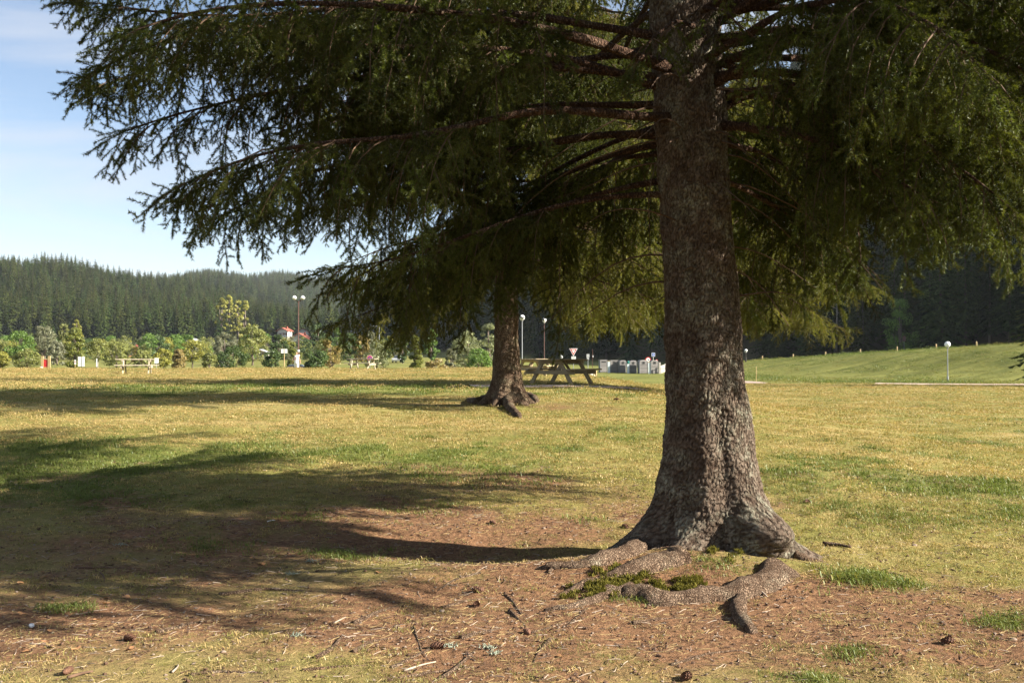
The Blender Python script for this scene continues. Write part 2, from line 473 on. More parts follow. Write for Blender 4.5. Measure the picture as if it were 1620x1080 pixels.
def ground_mat():
    m, nt, out = mat_new('lawn_and_soil')
    tc = nd(nt, 'ShaderNodeTexCoord'); P = tc.outputs['Object']
    aS = nd(nt, 'ShaderNodeAttribute', attribute_name='soil').outputs['Fac']
    aG = nd(nt, 'ShaderNodeAttribute', attribute_name='green').outputs['Fac']
    aF = nd(nt, 'ShaderNodeAttribute', attribute_name='forest').outputs['Fac']
    nL = noise_n(nt, P, 0.35, 6, 0.6); nM = noise_n(nt, P, 2.6, 6, 0.65); nF = noise_n(nt, P, 22, 6, 0.7); nX = noise_n(nt, P, 90, 4, 0.7)
    mp = nd(nt, 'ShaderNodeMapping'); mp.inputs['Scale'].default_value = (0.5, 1.6, 1)
    nt.links.new(P, mp.inputs['Vector'])
    nB = noise_n(nt, mp.outputs[0], 0.55, 6, 0.65, 0.5)
    straw = mixc(nt, ramp(nt, nM, [(0.3, (0, 0, 0)), (0.7, (1, 1, 1))]), (0.37, 0.255, 0.11), (0.44, 0.355, 0.155))
    olive = mixc(nt, nF, (0.14, 0.14, 0.034), (0.28, 0.255, 0.08))
    lawn = mixc(nt, ramp(nt, nB, [(0.30, (0, 0, 0)), (0.52, (1, 1, 1))]), straw, olive)
    lawn = mixc(nt, ramp(nt, nX, [(0.40, (.55, .55, .55)), (0.58, (0, 0, 0))]), lawn, mixc(nt, 1.0, lawn, (.55, .50, .42), 'MULTIPLY'))
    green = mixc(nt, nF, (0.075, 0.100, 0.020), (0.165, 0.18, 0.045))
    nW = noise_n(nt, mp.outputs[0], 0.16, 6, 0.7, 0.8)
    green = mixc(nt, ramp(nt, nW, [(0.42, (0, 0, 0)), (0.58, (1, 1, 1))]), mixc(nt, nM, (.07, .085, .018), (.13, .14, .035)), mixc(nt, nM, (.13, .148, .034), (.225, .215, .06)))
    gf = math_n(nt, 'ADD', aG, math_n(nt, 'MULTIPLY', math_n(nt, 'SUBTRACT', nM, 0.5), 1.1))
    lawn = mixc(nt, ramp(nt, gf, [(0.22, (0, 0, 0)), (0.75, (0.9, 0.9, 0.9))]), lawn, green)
    aM = nd(nt, 'ShaderNodeAttribute', attribute_name='moss').outputs['Fac']
    mossy = mixc(nt, ramp(nt, nF, [(0.3, (0, 0, 0)), (0.7, (1, 1, 1))]), (0.10, 0.070, 0.030), (0.33, 0.25, 0.105))
    mossy = mixc(nt, ramp(nt, nX, [(0.42, (0, 0, 0)), (0.62, (.7, .7, .7))]), mossy, mixc(nt, nM, (0.13, 0.075, 0.04), (0.30, 0.22, 0.10)))
    lawn = mixc(nt, math_n(nt, 'MULTIPLY', aM, ramp(nt, nM, [(0.30, (.25, .25, .25)), (0.62, (1, 1, 1))])), lawn, mossy)
    soil = mixc(nt, ramp(nt, nF, [(0.35, (0, 0, 0)), (0.68, (1, 1, 1))]), (0.095, 0.050, 0.028), (0.28, 0.152, 0.080))
    soil = mixc(nt, ramp(nt, nX, [(0.60, (0, 0, 0)), (0.72, (0.8, 0.8, 0.8))]), soil, (0.40, 0.29, 0.19))
    sf = math_n(nt, 'ADD', aS, math_n(nt, 'MULTIPLY', math_n(nt, 'SUBTRACT', nF, 0.5), 0.9))
    sf = math_n(nt, 'ADD', sf, math_n(nt, 'MULTIPLY', math_n(nt, 'SUBTRACT', nM, 0.5), 0.8))
    col = mixc(nt, ramp(nt, sf, [(0.18, (0, 0, 0)), (0.80, (1, 1, 1))]), lawn, soil)
    col = mixc(nt, aF, col, mixc(nt, nM, (0.035, 0.035, 0.016), (0.085, 0.062, 0.035)))
    p = nd(nt, 'ShaderNodeBsdfPrincipled'); p.inputs['Roughness'].default_value = 0.95; p.inputs['Specular IOR Level'].default_value = 0.1
    nt.links.new(col, p.inputs['Base Color'])
    b = nd(nt, 'ShaderNodeBump'); b.inputs['Strength'].default_value = 0.8; b.inputs['Distance'].default_value = 0.03
    h = math_n(nt, 'ADD', math_n(nt, 'ADD', nF, math_n(nt, 'MULTIPLY', nM, 2.5)), math_n(nt, 'MULTIPLY', nX, 0.5))
    nt.links.new(h, b.inputs['Height']); nt.links.new(b.outputs[0], p.inputs['Normal'])
    nt.links.new(p.outputs[0], out.inputs['Surface'])
    return m
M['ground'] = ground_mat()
ground = gm.build('ground', M['ground'], smooth=True)
tag(ground, 'uneven dry lawn with bare soil sloping up to a crest', kind='structure')
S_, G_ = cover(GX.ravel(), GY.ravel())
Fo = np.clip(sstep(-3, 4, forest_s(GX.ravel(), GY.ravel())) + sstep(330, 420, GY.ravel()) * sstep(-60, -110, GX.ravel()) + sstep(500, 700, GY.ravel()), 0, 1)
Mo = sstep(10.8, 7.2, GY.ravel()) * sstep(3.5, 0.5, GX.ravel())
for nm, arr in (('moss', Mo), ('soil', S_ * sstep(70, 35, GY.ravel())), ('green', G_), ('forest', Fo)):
    at_ = ground.data.attributes.new(nm, 'FLOAT', 'POINT'); at_.data.foreach_set('value', arr.astype(np.float32))

# ------------------------------------------------------------------ geometry-node scatter of a mass (needles, grass, litter)
def euler_from_axes(ex, ez_hint, roll=None):
    """rows: x axis along ex, z axis as near ez_hint as can be, rolled about x"""
    ex = ex / (np.linalg.norm(ex, axis=1, keepdims=True) + 1e-9)
    ey = np.cross(ez_hint, ex); ey /= (np.linalg.norm(ey, axis=1, keepdims=True) + 1e-9)
    ez = np.cross(ex, ey)
    if roll is not None:
        c, s = np.cos(roll)[:, None], np.sin(roll)[:, None]
        ey, ez = c * ey + s * ez, -s * ey + c * ez
    ry = -np.arcsin(np.clip(ex[:, 2], -1, 1))
    rx = np.arctan2(ey[:, 2], ez[:, 2])
    rz = np.arctan2(ex[:, 1], ex[:, 0])
    return np.stack([rx, ry, rz], -1)

def source(name, mesh):
    return bpy.data.objects.new(name, mesh)      # not linked: only the shape that is scattered

def scatter(name, pts, rot, scl, var, sources, parent=None):
    pts = np.asarray(pts, np.float32)
    me = bpy.data.meshes.new(name)
    me.vertices.add(len(pts)); me.vertices.foreach_set('co', pts.ravel())
    a = me.attributes.new('rot', 'FLOAT_VECTOR', 'POINT'); a.data.foreach_set('vector', np.asarray(rot, np.float32).ravel())
    a = me.attributes.new('scl', 'FLOAT', 'POINT'); a.data.foreach_set('value', np.asarray(scl, np.float32))
    a = me.attributes.new('vr', 'INT', 'POINT'); a.data.foreach_set('value', np.asarray(var, np.int32))
    o = link(name, me, parent)
    ng = bpy.data.node_groups.new(name + '_scatter', 'GeometryNodeTree')
    ng.interface.new_socket('Geometry', in_out='INPUT', socket_type='NodeSocketGeometry')
    ng.interface.new_socket('Geometry', in_out='OUTPUT', socket_type='NodeSocketGeometry')
    gi = ng.nodes.new('NodeGroupInput'); go = ng.nodes.new('NodeGroupOutput'); jn = ng.nodes.new('GeometryNodeJoinGeometry')
    def attr(nm, typ):
        n = ng.nodes.new('GeometryNodeInputNamedAttribute'); n.data_type = typ; n.inputs[0].default_value = nm
        return n.outputs[0]
    ar, asc, av = attr('rot', 'FLOAT_VECTOR'), attr('scl', 'FLOAT'), attr('vr', 'INT')
    e2r = ng.nodes.new('FunctionNodeEulerToRotation'); ng.links.new(ar, e2r.inputs[0])
    for k, so in enumerate(sources):
        oi = ng.nodes.new('GeometryNodeObjectInfo'); oi.inputs['Object'].default_value = so; oi.inputs['As Instance'].default_value = True
        cp = ng.nodes.new('FunctionNodeCompare'); cp.data_type = 'INT'; cp.operation = 'EQUAL'
        ng.links.new(av, cp.inputs[2]); cp.inputs[3].default_value = k
        ip = ng.nodes.new('GeometryNodeInstanceOnPoints')
        ng.links.new(gi.outputs[0], ip.inputs['Points']); ng.links.new(cp.outputs[0], ip.inputs['Selection'])
        ng.links.new(oi.outputs['Geometry'], ip.inputs['Instance']); ng.links.new(e2r.outputs[0], ip.inputs['Rotation'])
        ng.links.new(asc, ip.inputs['Scale'])
        ng.links.new(ip.outputs[0], jn.inputs[0])
    ng.links.new(jn.outputs[0], go.inputs[0])
    md = o.modifiers.new('scatter', 'NODES'); md.node_group = ng
    o['kind'] = 'stuff'
    return o

# ------------------------------------------------------------------ spruce foliage
def make_spray(seed, mats, L=0.34, dens=1050, nw=0.0033, nl=0.021, gap=0.040):
    rg = np.random.default_rng(seed)
    b = MB()
    shoots = []
    n = int(L / gap)
    axis_p = [np.array((0, 0, 0.0))]
    d = np.array((1.0, 0, 0.05))
    for i in range(8):
        d = d + np.array((0, rg.normal(0, .05), -.05)); d /= np.linalg.norm(d)
        axis_p.append(axis_p[-1] + d * L / 8)
    axis_p = np.array(axis_p)
    b.tube(axis_p, np.linspace(.0030, .0014, 9), 4, 1, cap=False)
    for i in range(8): shoots.append((axis_p[i], axis_p[i + 1], 0.5 if i < 3 else 1))
    for i in range(1, n):
        t = (i + rg.uniform(-.3, .3)) / n
        if t >= 1: continue
        k = int(t * 8); f = t * 8 - k
        p = axis_p[k] * (1 - f) + axis_p[min(k + 1, 8)] * f
        ax = axis_p[min(k + 1, 8)] - axis_p[k]; ax /= np.linalg.norm(ax)
        side = 1 if i % 2 else -1
        ang = R(rg.uniform(38, 62))
        dr = ax * math.cos(ang) + np.array((0, side, 0)) * math.sin(ang) + np.array((0, 0, rg.normal(-.18, .22)))
        dr /= np.linalg.norm(dr)
        ln = (0.135 * (1 - t) ** .7 + 0.050) * rg.uniform(.6, 1.15)
        q0 = p
        segs = 2 if ln > .07 else 1
        for s in range(segs):
            q1 = q0 + dr * ln / segs
            shoots.append((q0, q1, 1)); b.tube([q0, q1], [.0015, .001], 3, 1, cap=False)
            dr = dr + np.array((0.25, 0, -.22)); dr /= np.linalg.norm(dr); q0 = q1
        if ln > .10 and rg.random() < .5:
            dd = dr + np.array((0, -side * .8, rg.normal(0, .2))); dd /= np.linalg.norm(dd)
            m0 = p + (q0 - p) * .45
            shoots.append((m0, m0 + dd * ln * .5, 1))
    Vs = []
    for p0, p1, den in shoots:
        ln = np.linalg.norm(p1 - p0); m = max(3, int(ln * dens * den))
        t = rg.random(m); az = rg.random(m) * 2 * math.pi
        ax = (p1 - p0) / ln
        u = np.cross(ax, (0, 0, 1.0)); u /= (np.linalg.norm(u) + 1e-9); w = np.cross(u, ax)
        rad = np.cos(az)[:, None] * u + np.sin(az)[:, None] * w
        dr = ax * rg.uniform(.55, .95, m)[:, None] + rad
        dr /= np.linalg.norm(dr, axis=1, keepdims=True)
        base = p0 + (p1 - p0) * t[:, None]
        wd = np.cross(dr, rg.normal(size=(m, 3))); wd /= np.linalg.norm(wd, axis=1, keepdims=True)
        tip = base + dr * (nl * rg.uniform(.75, 1.15, m))[:, None]
        Vs.append(np.stack([base + wd * nw / 2, base - wd * nw / 2, tip], 1))
    Vs = np.concatenate(Vs)
    b.add(Vs.reshape(-1, 3), np.arange(len(Vs) * 3).reshape(-1, 3), 0)
    return b.mesh('spruce_spray', mats)

SPRAYS = [source('spray_shape', make_spray(s, [M['needle'], M['twig']])) for s in range(6)]
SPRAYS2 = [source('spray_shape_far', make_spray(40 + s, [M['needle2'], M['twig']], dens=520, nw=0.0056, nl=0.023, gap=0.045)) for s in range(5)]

def curve_pts(p0, az, L, e0, sag, lift, n=12, wig=0.0, rg=None):
    """branch line: leaves at slope e0, sags, tip lifts a little"""
    t = np.linspace(0, 1, n)
    h = L * t
    z = L * (e0 * t - sag * t ** 1.7 + lift * t ** 4)
    side = np.zeros(n)
    if rg is not None:
        side = wig * L * (np.sin(t * rg.uniform(2, 5) + rg.uniform(0, 6)) * t)
        z = z + wig * 0.6 * L * np.sin(t * rg.uniform(3, 7) + rg.uniform(0, 6)) * t
    d = np.array((math.cos(az), math.sin(az), 0)); s = np.array((-d[1], d[0], 0))
    return np.array(p0) + d * h[:, None] + s * side[:, None] + np.array((0, 0, 1)) * z[:, None]

def needle_branch(pts, rg, twig_gap=0.12, twig_len=1.0, spray_gap=0.15, start=0.18, droop=1.6, scale=1.0, twigs=None, out=None):
    """hang drooping branchlets with sprays on a branch line"""
    seg = np.linalg.norm(np.diff(pts, axis=0), axis=1); cum = np.concatenate([[0], np.cumsum(seg)]); L = cum[-1]
    s = start * L; side = 1
    while s < L:
        i = min(np.searchsorted(cum, s, 'right') - 1, len(seg) - 1); f = (s - cum[i]) / seg[i]
        p = pts[i] * (1 - f) + pts[i + 1] * f
        ax = (pts[i + 1] - pts[i]) / seg[i]
        sd = np.cross(ax, (0, 0, 1.0)); sd /= np.linalg.norm(sd) + 1e-9
        t = s / L
        ln = twig_len * min(1.0, 0.22 + 0.95 * (1 - t) ** .8, 0.35 + 1.6 * t) * rg.uniform(.55, 1.15)
        ang = R(rg.uniform(35, 75))
        d = ax * math.cos(ang) + sd * side * math.sin(ang) + np.array((0, 0, rg.uniform(-.35, .25)))
        d /= np.linalg.norm(d)
        n = max(2, int(ln / spray_gap))
        q = p.copy(); line = [q.copy()]
        st = ln / n; sgn = 1
        dr_ = droop * rg.uniform(.5, 1.5)
        for k in range(n):
            d = d + np.array((0, 0, -dr_ * st)) + rg.normal(0, .05, 3); d /= np.linalg.norm(d)
            q = q + d * st; line.append(q.copy())
            sgn = -sgn
            cs = np.cross(d, (0, 0, 1.0)); cs /= np.linalg.norm(cs) + 1e-9
            if k < n - 1:
                dv = d * .75 + cs * sgn * rg.uniform(.35, .8) + np.array((0, 0, rg.uniform(-.35, .05)))
            else:
                dv = d
            out.append((line[-2] if k < n - 1 else line[-2] + d * st * .3, dv, scale * rg.uniform(.7, 1.15)))
        if twigs is not None:
            twigs.tube(np.array(line), np.linspace(.006, .0025, len(line)), 3, cap=False)
        side = -side
        s += twig_gap * rg.uniform(.6, 1.4)
    # tip
    ax = pts[-1] - pts[-2]; ax /= np.linalg.norm(ax)
    out.append((pts[-2], ax, scale * 1.1))
    out.append((pts[-1] - ax * .05, ax, scale * 1.1))

def crown_of(tree, sprays, rg, sources):
    P_ = np.array([s[0] for s in sprays]); D = np.array([s[1] for s in sprays]); S = np.array([s[2] for s in sprays])
    hint = np.tile((0, 0, 1.0), (len(P_), 1)) + rg.normal(0, .25, (len(P_), 3))
    rot = euler_from_axes(D, hint, rg.normal(0, .5, len(P_)))
    return scatter('crown', P_, rot, S, rg.integers(0, len(sources), len(P_)), sources, tree)

# ---- the near spruce
TX, TY = 1.60, 8.25
TZ = gz(TX, TY)
rg = np.random.default_rng(5)
spruce = empty('spruce_tree', (0, 0, 0), label='big near spruce with thick lichened trunk, mossy roots and drooping branches', cat='tree')

def near_trunk():
    zs = np.concatenate([np.arange(-0.35, 4.6, 0.0125), np.arange(4.6, 23.0, 0.15)])
    nth = 240
    th = np.linspace(0, 2 * math.pi, nth, endpoint=False)
    px_y = np.array([(24, .03), (12, .17), (6, .255), (4.3, .262), (3.4, .268), (2.2, .272), (1.45, .295), (1.0, .325), (.55, .37), (.25, .40), (0, .42), (-.4, .47)])[::-1]
    rad = np.interp(zs, px_y[:, 0], px_y[:, 1])
    lean = -0.052 * np.clip(zs, 0, 24) - 0.012 * np.clip(zs - 1, 0, 30) ** 1.2 * 0.3
    lobes = [(R(190), 1.05, .30, .25), (R(230), .62, .30, .20), (R(-56), .30, .50, .30), (R(-12), .70, .24, .17), (R(60), .4, .4, .25), (R(118), .35, .4, .25), (R(-100), .10, .5, .3)]
    Z, T = np.meshgrid(zs, th, indexing='ij')
    Rr = np.repeat(rad[:, None], nth, 1)
    for a, amp, wd, hh in lobes:
        dth = np.angle(np.exp(1j * (T - a)))
        Rr = Rr + amp * np.exp(-(dth / wd) ** 2) * np.exp(-np.clip(Z, 0, 9) / hh) * 0.55
    # rounded burl at the foot, front right
    dth = np.angle(np.exp(1j * (T - R(-54))))
    Rr = Rr + 0.27 * np.exp(-(dth / .38) ** 2 - ((Z - .24) / .17) ** 2)
    # upright hollow between the buttresses
    dth = np.angle(np.exp(1j * (T - R(-84))))
    Rr = Rr - 0.045 * np.exp(-(dth / .22) ** 2) * sstep(1.8, .5, Z)
    dth = np.angle(np.exp(1j * (T - R(-128))))
    Rr = Rr - 0.022 * np.exp(-(dth / .2) ** 2) * sstep(1.5, .3, Z)
    X0, Y0 = np.cos(T), np.sin(T)
    flat = np.zeros(Z.size); plate = np.ones(Z.size)
    zf, rf, xf, yf = Z.ravel(), Rr.ravel(), X0.ravel(), Y0.ravel()
    for i in range(len(flat)):
        if zf[i] > 4.7: break
        v = Vector((xf[i] * .3, yf[i] * .3, zf[i]))
        w = v + mnoise.noise_vector(v * 16) * .030 + mnoise.noise_vector(v * 45) * .010
        dist, _ = mnoise.voronoi(Vector((w.x * 44, w.y * 44, w.z * 21)))
        pl_ = min(1.0, max(0.0, (dist[1] - dist[0]) * 2.0))
        plate[i] = pl_
        flat[i] = pl_ * .011 * (.55 + .9 * max(0.0, mnoise.noise(v * 7) + .4)) + abs(mnoise.noise(Vector((w.x * 20, w.y * 20, w.z * 8)))) * .012 + mnoise.noise(v * 60) * .004 + mnoise.noise(v * 4.2) * .016 + mnoise.noise(v * 1.4) * .016
    Rr = Rr + flat.reshape(Z.shape)
    V = np.stack([X0 * Rr + lean[:, None], Y0 * Rr, Z], -1)
    n = len(zs); ix = np.arange(n * nth).reshape(n, nth); nx = np.roll(ix, -1, 1)
    b = MB(); b.add(V.reshape(-1, 3), np.stack([ix[:-1], nx[:-1], nx[1:], ix[1:]], -1).reshape(-1, 4))
    o = b.build('trunk', M['bark'], spruce, smooth=True)
    pa = o.data.attributes.new('plate', 'FLOAT', 'POINT'); pa.data.foreach_set('value', plate.astype(np.float32))
    o.location = (TX, TY, TZ)
    return o
near_trunk()
def trunk_c(z):      # axis of the near trunk at a height above its foot
    return np.array((TX - 0.052 * z, TY, TZ + z))

def px3(px, py, d):
    return np.array(((px - 810) / FPX * d, d, EYE + (565 - py) / FPX * d))

def smooth_line(pts, n=18):
    pts = np.asarray(pts, float)
    cum = np.concatenate([[0], np.cumsum(np.linalg.norm(np.diff(pts, axis=0), axis=1))])
    t = np.linspace(0, cum[-1], n)
    L = np.stack([np.interp(t, cum, pts[:, k]) for k in range(3)], -1)
    for _ in range(2): L[1:-1] = (L[:-2] + 2 * L[1:-1] + L[2:]) / 4
    return L

sprays = []; tw = MB()
def add_branch(pts, r0, parent, **kw):
    b = MB(); n = len(pts)
    rr = r0 * (1 - np.linspace(0, 1, n) * .85) * (1 + .12 * np.sin(np.arange(n) * 1.7))
    b.tube(pts, rr, 9 if r0 > .03 else 6)
    b.build('branch', M['branch'], parent, smooth=True)
    needle_branch(pts, rg, out=sprays, twigs=tw, **kw)

# limbs placed by hand: most are seen, those added to cast shade are marked
hand = [
    ([(1075, 186, 8.2), (1000, 182, 7.7), (930, 175, 7.3), (850, 170, 7.0), (770, 188, 6.9), (690, 212, 6.85), (590, 220, 6.8), (480, 226, 6.9), (380, 250, 7.1), (290, 290, 7.2)], .040),
    ([(1075, 215, 8.3), (980, 208, 8.5), (880, 222, 8.7), (770, 245, 8.8), (640, 252, 8.9), (520, 258, 9.0), (420, 300, 9.1), (345, 345, 9.1)], .038),
    ([(1130, 196, 8.2), (1190, 200, 7.8), (1270, 212, 7.4), (1340, 240, 7.1), (1420, 285, 6.9), (1500, 330, 6.8)], .042),
    ([(1130, 178, 8.3), (1180, 150, 8.6), (1240, 135, 9.0), (1320, 180, 9.3), (1400, 240, 9.5), (1470, 300, 9.6)], .036),
    ([(1070, 110, 8.1), (930, 60, 7.6), (800, 30, 7.2), (640, 10, 6.9), (480, 0, 6.8), (320, 10, 6.7), (210, 45, 6.7)], .045),
    ([(1130, 130, 8.1), (1260, 60, 7.4), (1400, 30, 6.8), (1540, 60, 6.2), (1640, 120, 5.9)], .042),
    ([(1060, 140, 8.2), (900, 90, 8.2), (740, 70, 8.1), (560, 75, 8.0), (380, 30, 7.9), (250, 60, 7.8), (150, 110, 7.8)], .04),
    ([(1130, 120, 8.1), (1250, 110, 7.6), (1380, 165, 7.1), (1480, 235, 6.7), (1580, 310, 6.4)], .038),
    ([(1130, 70, 8.3), (1300, 50, 8.6), (1450, 120, 9.0), (1570, 215, 9.2), (1650, 300, 9.2)], .036),
    ([(1140, 225, 8.4), (1210, 240, 8.9), (1290, 300, 9.3), (1350, 370, 9.5)], .028),
    ([(1140, 150, 8.2), (1280, 130, 8.0), (1420, 190, 7.8), (1530, 280, 7.6), (1600, 340, 7.5)], .034),
    ([(1070, 125, 8.2), (850, 100, 8.2), (600, 115, 8.1), (400, 150, 8.1), (270, 180, 8.0), (200, 205, 8.0)], .036),
    ([(1070, 60, 8.2), (800, 15, 8.3), (560, 20, 8.4), (360, 60, 8.4), (220, 110, 8.4), (160, 135, 8.4)], .036),
    ([(1070, 165, 8.4), (850, 165, 9.0), (620, 195, 9.4), (440, 245, 9.6), (300, 305, 9.6)], .034),
    ([(1130, 150, 8.3), (1260, 150, 8.9), (1420, 190, 9.4), (1600, 260, 9.7), (1740, 330, 9.8)], .036),  # this and the next are added, reaching out of view to shade the ground
    ([(1130, 90, 8.4), (1300, 90, 9.2), (1500, 120, 9.9), (1700, 200, 10.3), (1820, 260, 10.4)], .036),
    ([(1120, 90, 8.0), (1250, 10, 7.0), (1380, -10, 6.0), (1490, 40, 5.3), (1560, 110, 5.0)], .032),
    ([(1100, 40, 8.0), (1070, 30, 7.5), (1030, 60, 7.1), (1005, 110, 6.9)], .018),
    ([(1115, 10, 8.0), (1150, 15, 7.4), (1190, 60, 7.0)], .018),
    ([(1130, 60, 8.1), (1260, 40, 7.8), (1400, 90, 7.6), (1540, 170, 7.4), (1640, 240, 7.3)], .034),  # this limb and the one below are added to keep sun off the upper trunk
    ([(1130, 10, 8.2), (1280, -20, 8.1), (1430, 20, 8.0), (1580, 110, 7.9), (1680, 190, 7.9)], .034),
    ([(1060, 240, 8.4), (980, 250, 8.8), (920, 280, 9.1), (870, 310, 9.3)], .028),
]
for hi_, (pl, r0) in enumerate(hand):
    thin_ = r0 < .02
    bare = {0: .50, 2: .48}.get(hi_, .27)
    add_branch(smooth_line([px3(*p) for p in pl], 22), r0, spruce, twig_gap=.2 if thin_ else .10, twig_len=.45 if thin_ else 1.15, start=bare, droop=3.0, spray_gap=.13, scale=.8 if thin_ else 1.15)

for pl in ([(1.62, 8.1, 3.9), (2.5, 6.9, 4.0), (3.4, 5.7, 3.7), (4.1, 4.8, 3.2)], [(1.7, 8.1, 4.3), (3.0, 7.2, 4.4), (4.3, 6.2, 4.0), (5.2, 5.4, 3.4)],  # limbs mostly out of view, added for their dappled shade on the left foreground
           [(1.6, 8.0, 4.2), (2.4, 6.5, 4.4), (3.0, 5.2, 4.2), (3.4, 4.3, 3.7)], [(1.7, 8.0, 4.8), (2.9, 6.9, 5.0), (4.0, 5.9, 4.7), (4.9, 4.9, 4.1)]):
    add_branch(smooth_line(pl, 20), .034, spruce, twig_gap=.115, twig_len=1.1, start=.25, droop=3.0, spray_gap=.14, scale=1.15)
h = 2.95; k = 0
PHI = 2.399963
while h < 21.5:
    low = h < 6.0
    nb = 5 if low else 3
    for j in range(nb):
        az = k * PHI + rg.uniform(-.35, .35); k += 1
        hh = h + rg.uniform(-.15, .15)
        L = float(np.interp(hh, [2.8, 3.4, 4.2, 5.2, 8, 12, 17, 21.5], [2.6, 3.2, 4.1, 5.0, 4.7, 3.7, 2.3, .7])) * rg.uniform(.82, 1.08)
        front = -math.sin(az)
        if hh < 4.15 and front > .62: continue          # trunk stands free towards the viewer
        sunny = math.cos(az + .26)
        if hh < 3.55 and sunny > .6: continue           # lifted on the sunny side
        if low and front > .55: L *= .84           # keeps clear of the viewer
        sag = float(np.interp(hh, [2.9, 3.6, 5, 9, 20], [.40, .36, .30, .30, .10])) * rg.uniform(.8, 1.2)
        e0 = float(np.interp(hh, [2.9, 4, 6, 20], [.08, .10, .12, .25])) * rg.uniform(.5, 1.5)
        if sunny > .5: sag *= .8
        if front > .7: sag *= .45
        c = trunk_c(hh)
        p0 = c + np.array((math.cos(az), math.sin(az), 0)) * .12
        pts = curve_pts(p0, az, L, e0, sag, .10, 14, .03, rg)
        if low:
            add_branch(pts, .014 + .005 * L, spruce, twig_gap=.115, twig_len=1.1, start=.36, droop=3.0, spray_gap=.14, scale=1.15)
        else:
            needle_branch(pts, rg, out=sprays, twigs=None, twig_gap=.36, twig_len=.95, spray_gap=.26, start=.34, droop=1.2, scale=1.7)
    h += .30 if low else .55
# thin dead twigs hanging about the trunk
for i in range(46):
    a = rg.uniform(0, 2 * math.pi); hh = rg.uniform(2.0, 4.3); c = trunk_c(hh)
    p0 = c + np.array((math.cos(a), math.sin(a), 0)) * .24
    pts = curve_pts(p0, a, rg.uniform(.3, 1.3), rg.uniform(-.1, .3), rg.uniform(.2, .9), 0, 8, .06, rg)
    tw.tube(pts, np.linspace(.008, .002, 8), 4, cap=False)
# sparse hanging threads of bare twig in the crown
for i in range(110):
    s = sprays[rg.integers(0, len(sprays))]
    if s[0][2] > 5: continue
    L = rg.uniform(.15, .5); q = np.array(s[0]); d = rg.normal(0, .5, 3); d[2] = -1
    line = [q]
    for kk in range(5):
        d = d + rg.normal(0, .35, 3); d /= np.linalg.norm(d); q = q + d * L / 5; line.append(q)
    tw.tube(np.array(line), np.linspace(.003, .0012, 6), 3, cap=False)
tag(tw.build('twigs', M['twig'], spruce), kind='stuff')
crown_of(spruce, sprays, rg, SPRAYS)
N_NEAR = len(sprays)

# roots: half sunk tapering tubes with knobbly sides
def root(pxs, r0, r1, parent, sink=.35, seed=0, n=44, mat='root', lift=0.0):
    rr_ = np.random.default_rng(seed)
    P_ = np.array([onground(*p) for p in pxs])
    L = smooth_line(P_, n)
    rad = np.linspace(r0, r1, n) * (1 + .10 * np.sin(np.arange(n) * .35 + seed) + rr_.normal(0, .015, n))
    zz_ = g(L[:, 0], L[:, 1])
    for _ in range(14): zz_[1:-1] = (zz_[:-2] + 2 * zz_[1:-1] + zz_[2:]) / 4
    L[:, 2] = zz_ + rad * (1 - 2 * sink) + lift * np.linspace(1, 0, n)
    L[-1, 2] -= r1 * 1.5
    b = MB(); b.tube(L, rad, 18)
    V = b.v[0]
    for i in range(len(V)):
        v = Vector(V[i]); V[i] = V[i] + np.array(mnoise.noise_vector(v * 5)) * r0 * .22 + np.array(mnoise.noise_vector(v * 22)) * r0 * .08 + np.array(mnoise.noise_vector(v * 70)) * r0 * .08
    return b.build('root', M[mat], parent, smooth=True)
root([(1040, 862), (1000, 874), (960, 886), (915, 893), (860, 896)], .16, .04, spruce, .62, 1, lift=.05)
root([(1075, 880), (1030, 893), (985, 908), (930, 925), (880, 940)], .14, .04, spruce, .66, 2)
root([(1228, 900), (1205, 925), (1150, 938), (1090, 945), (1040, 948), (985, 935), (945, 935)], .16, .09, spruce, .74, 3)
root([(1172, 946), (1166, 958), (1172, 978), (1190, 1000)], .055, .042, spruce, .55, 4)
root([(1215, 872), (1248, 880), (1275, 886), (1300, 888)], .12, .03, spruce, .55, 5, lift=.03)
root([(1000, 930), (950, 945), (900, 960), (860, 965)], .05, .02, spruce, .5, 7)
small = [((798, 938), (812, 950), (826, 972)), ((806, 965), (822, 978), (836, 994)), ((868, 905), (880, 890), (900, 886)),
         ((655, 990), (662, 1010), (668, 1030)), ((620, 1055), (650, 1040), (690, 1020)), ((560, 985), (600, 965), (650, 952)),
         ((480, 1058), (540, 1052), (600, 1050)), ((700, 960), (740, 948), (790, 944)), ((1000, 985), (1040, 978), (1100, 975)),
         ((430, 1000), (480, 990), (520, 972)), ((760, 905), (720, 915), (690, 935)), ((500, 1040), (530, 1022), (545, 1000)), ((610, 1075), (680, 1062), (760, 1050)), ((870, 1010), (850, 1030), (842, 1050)), ((250, 1000), (300, 985), (370, 975)), ((930, 960), (900, 985), (880, 1000)), ((690, 1075), (740, 1040), (770, 1010)), ((350, 940), (420, 930), (500, 935)), ((1060, 1050), (1120, 1030), (1180, 1025)), ((560, 1030), (590, 1012), (630, 1006)),
         ((730, 1008), (770, 996), (800, 990)), ((840, 1000), (890, 985), (930, 976)), ((300, 1066), (350, 1060), (420, 1062))]
for i, s in enumerate(small):
    root(list(s), .009 + .004 * (i % 3), .004, spruce, .42, 20 + i, 12)

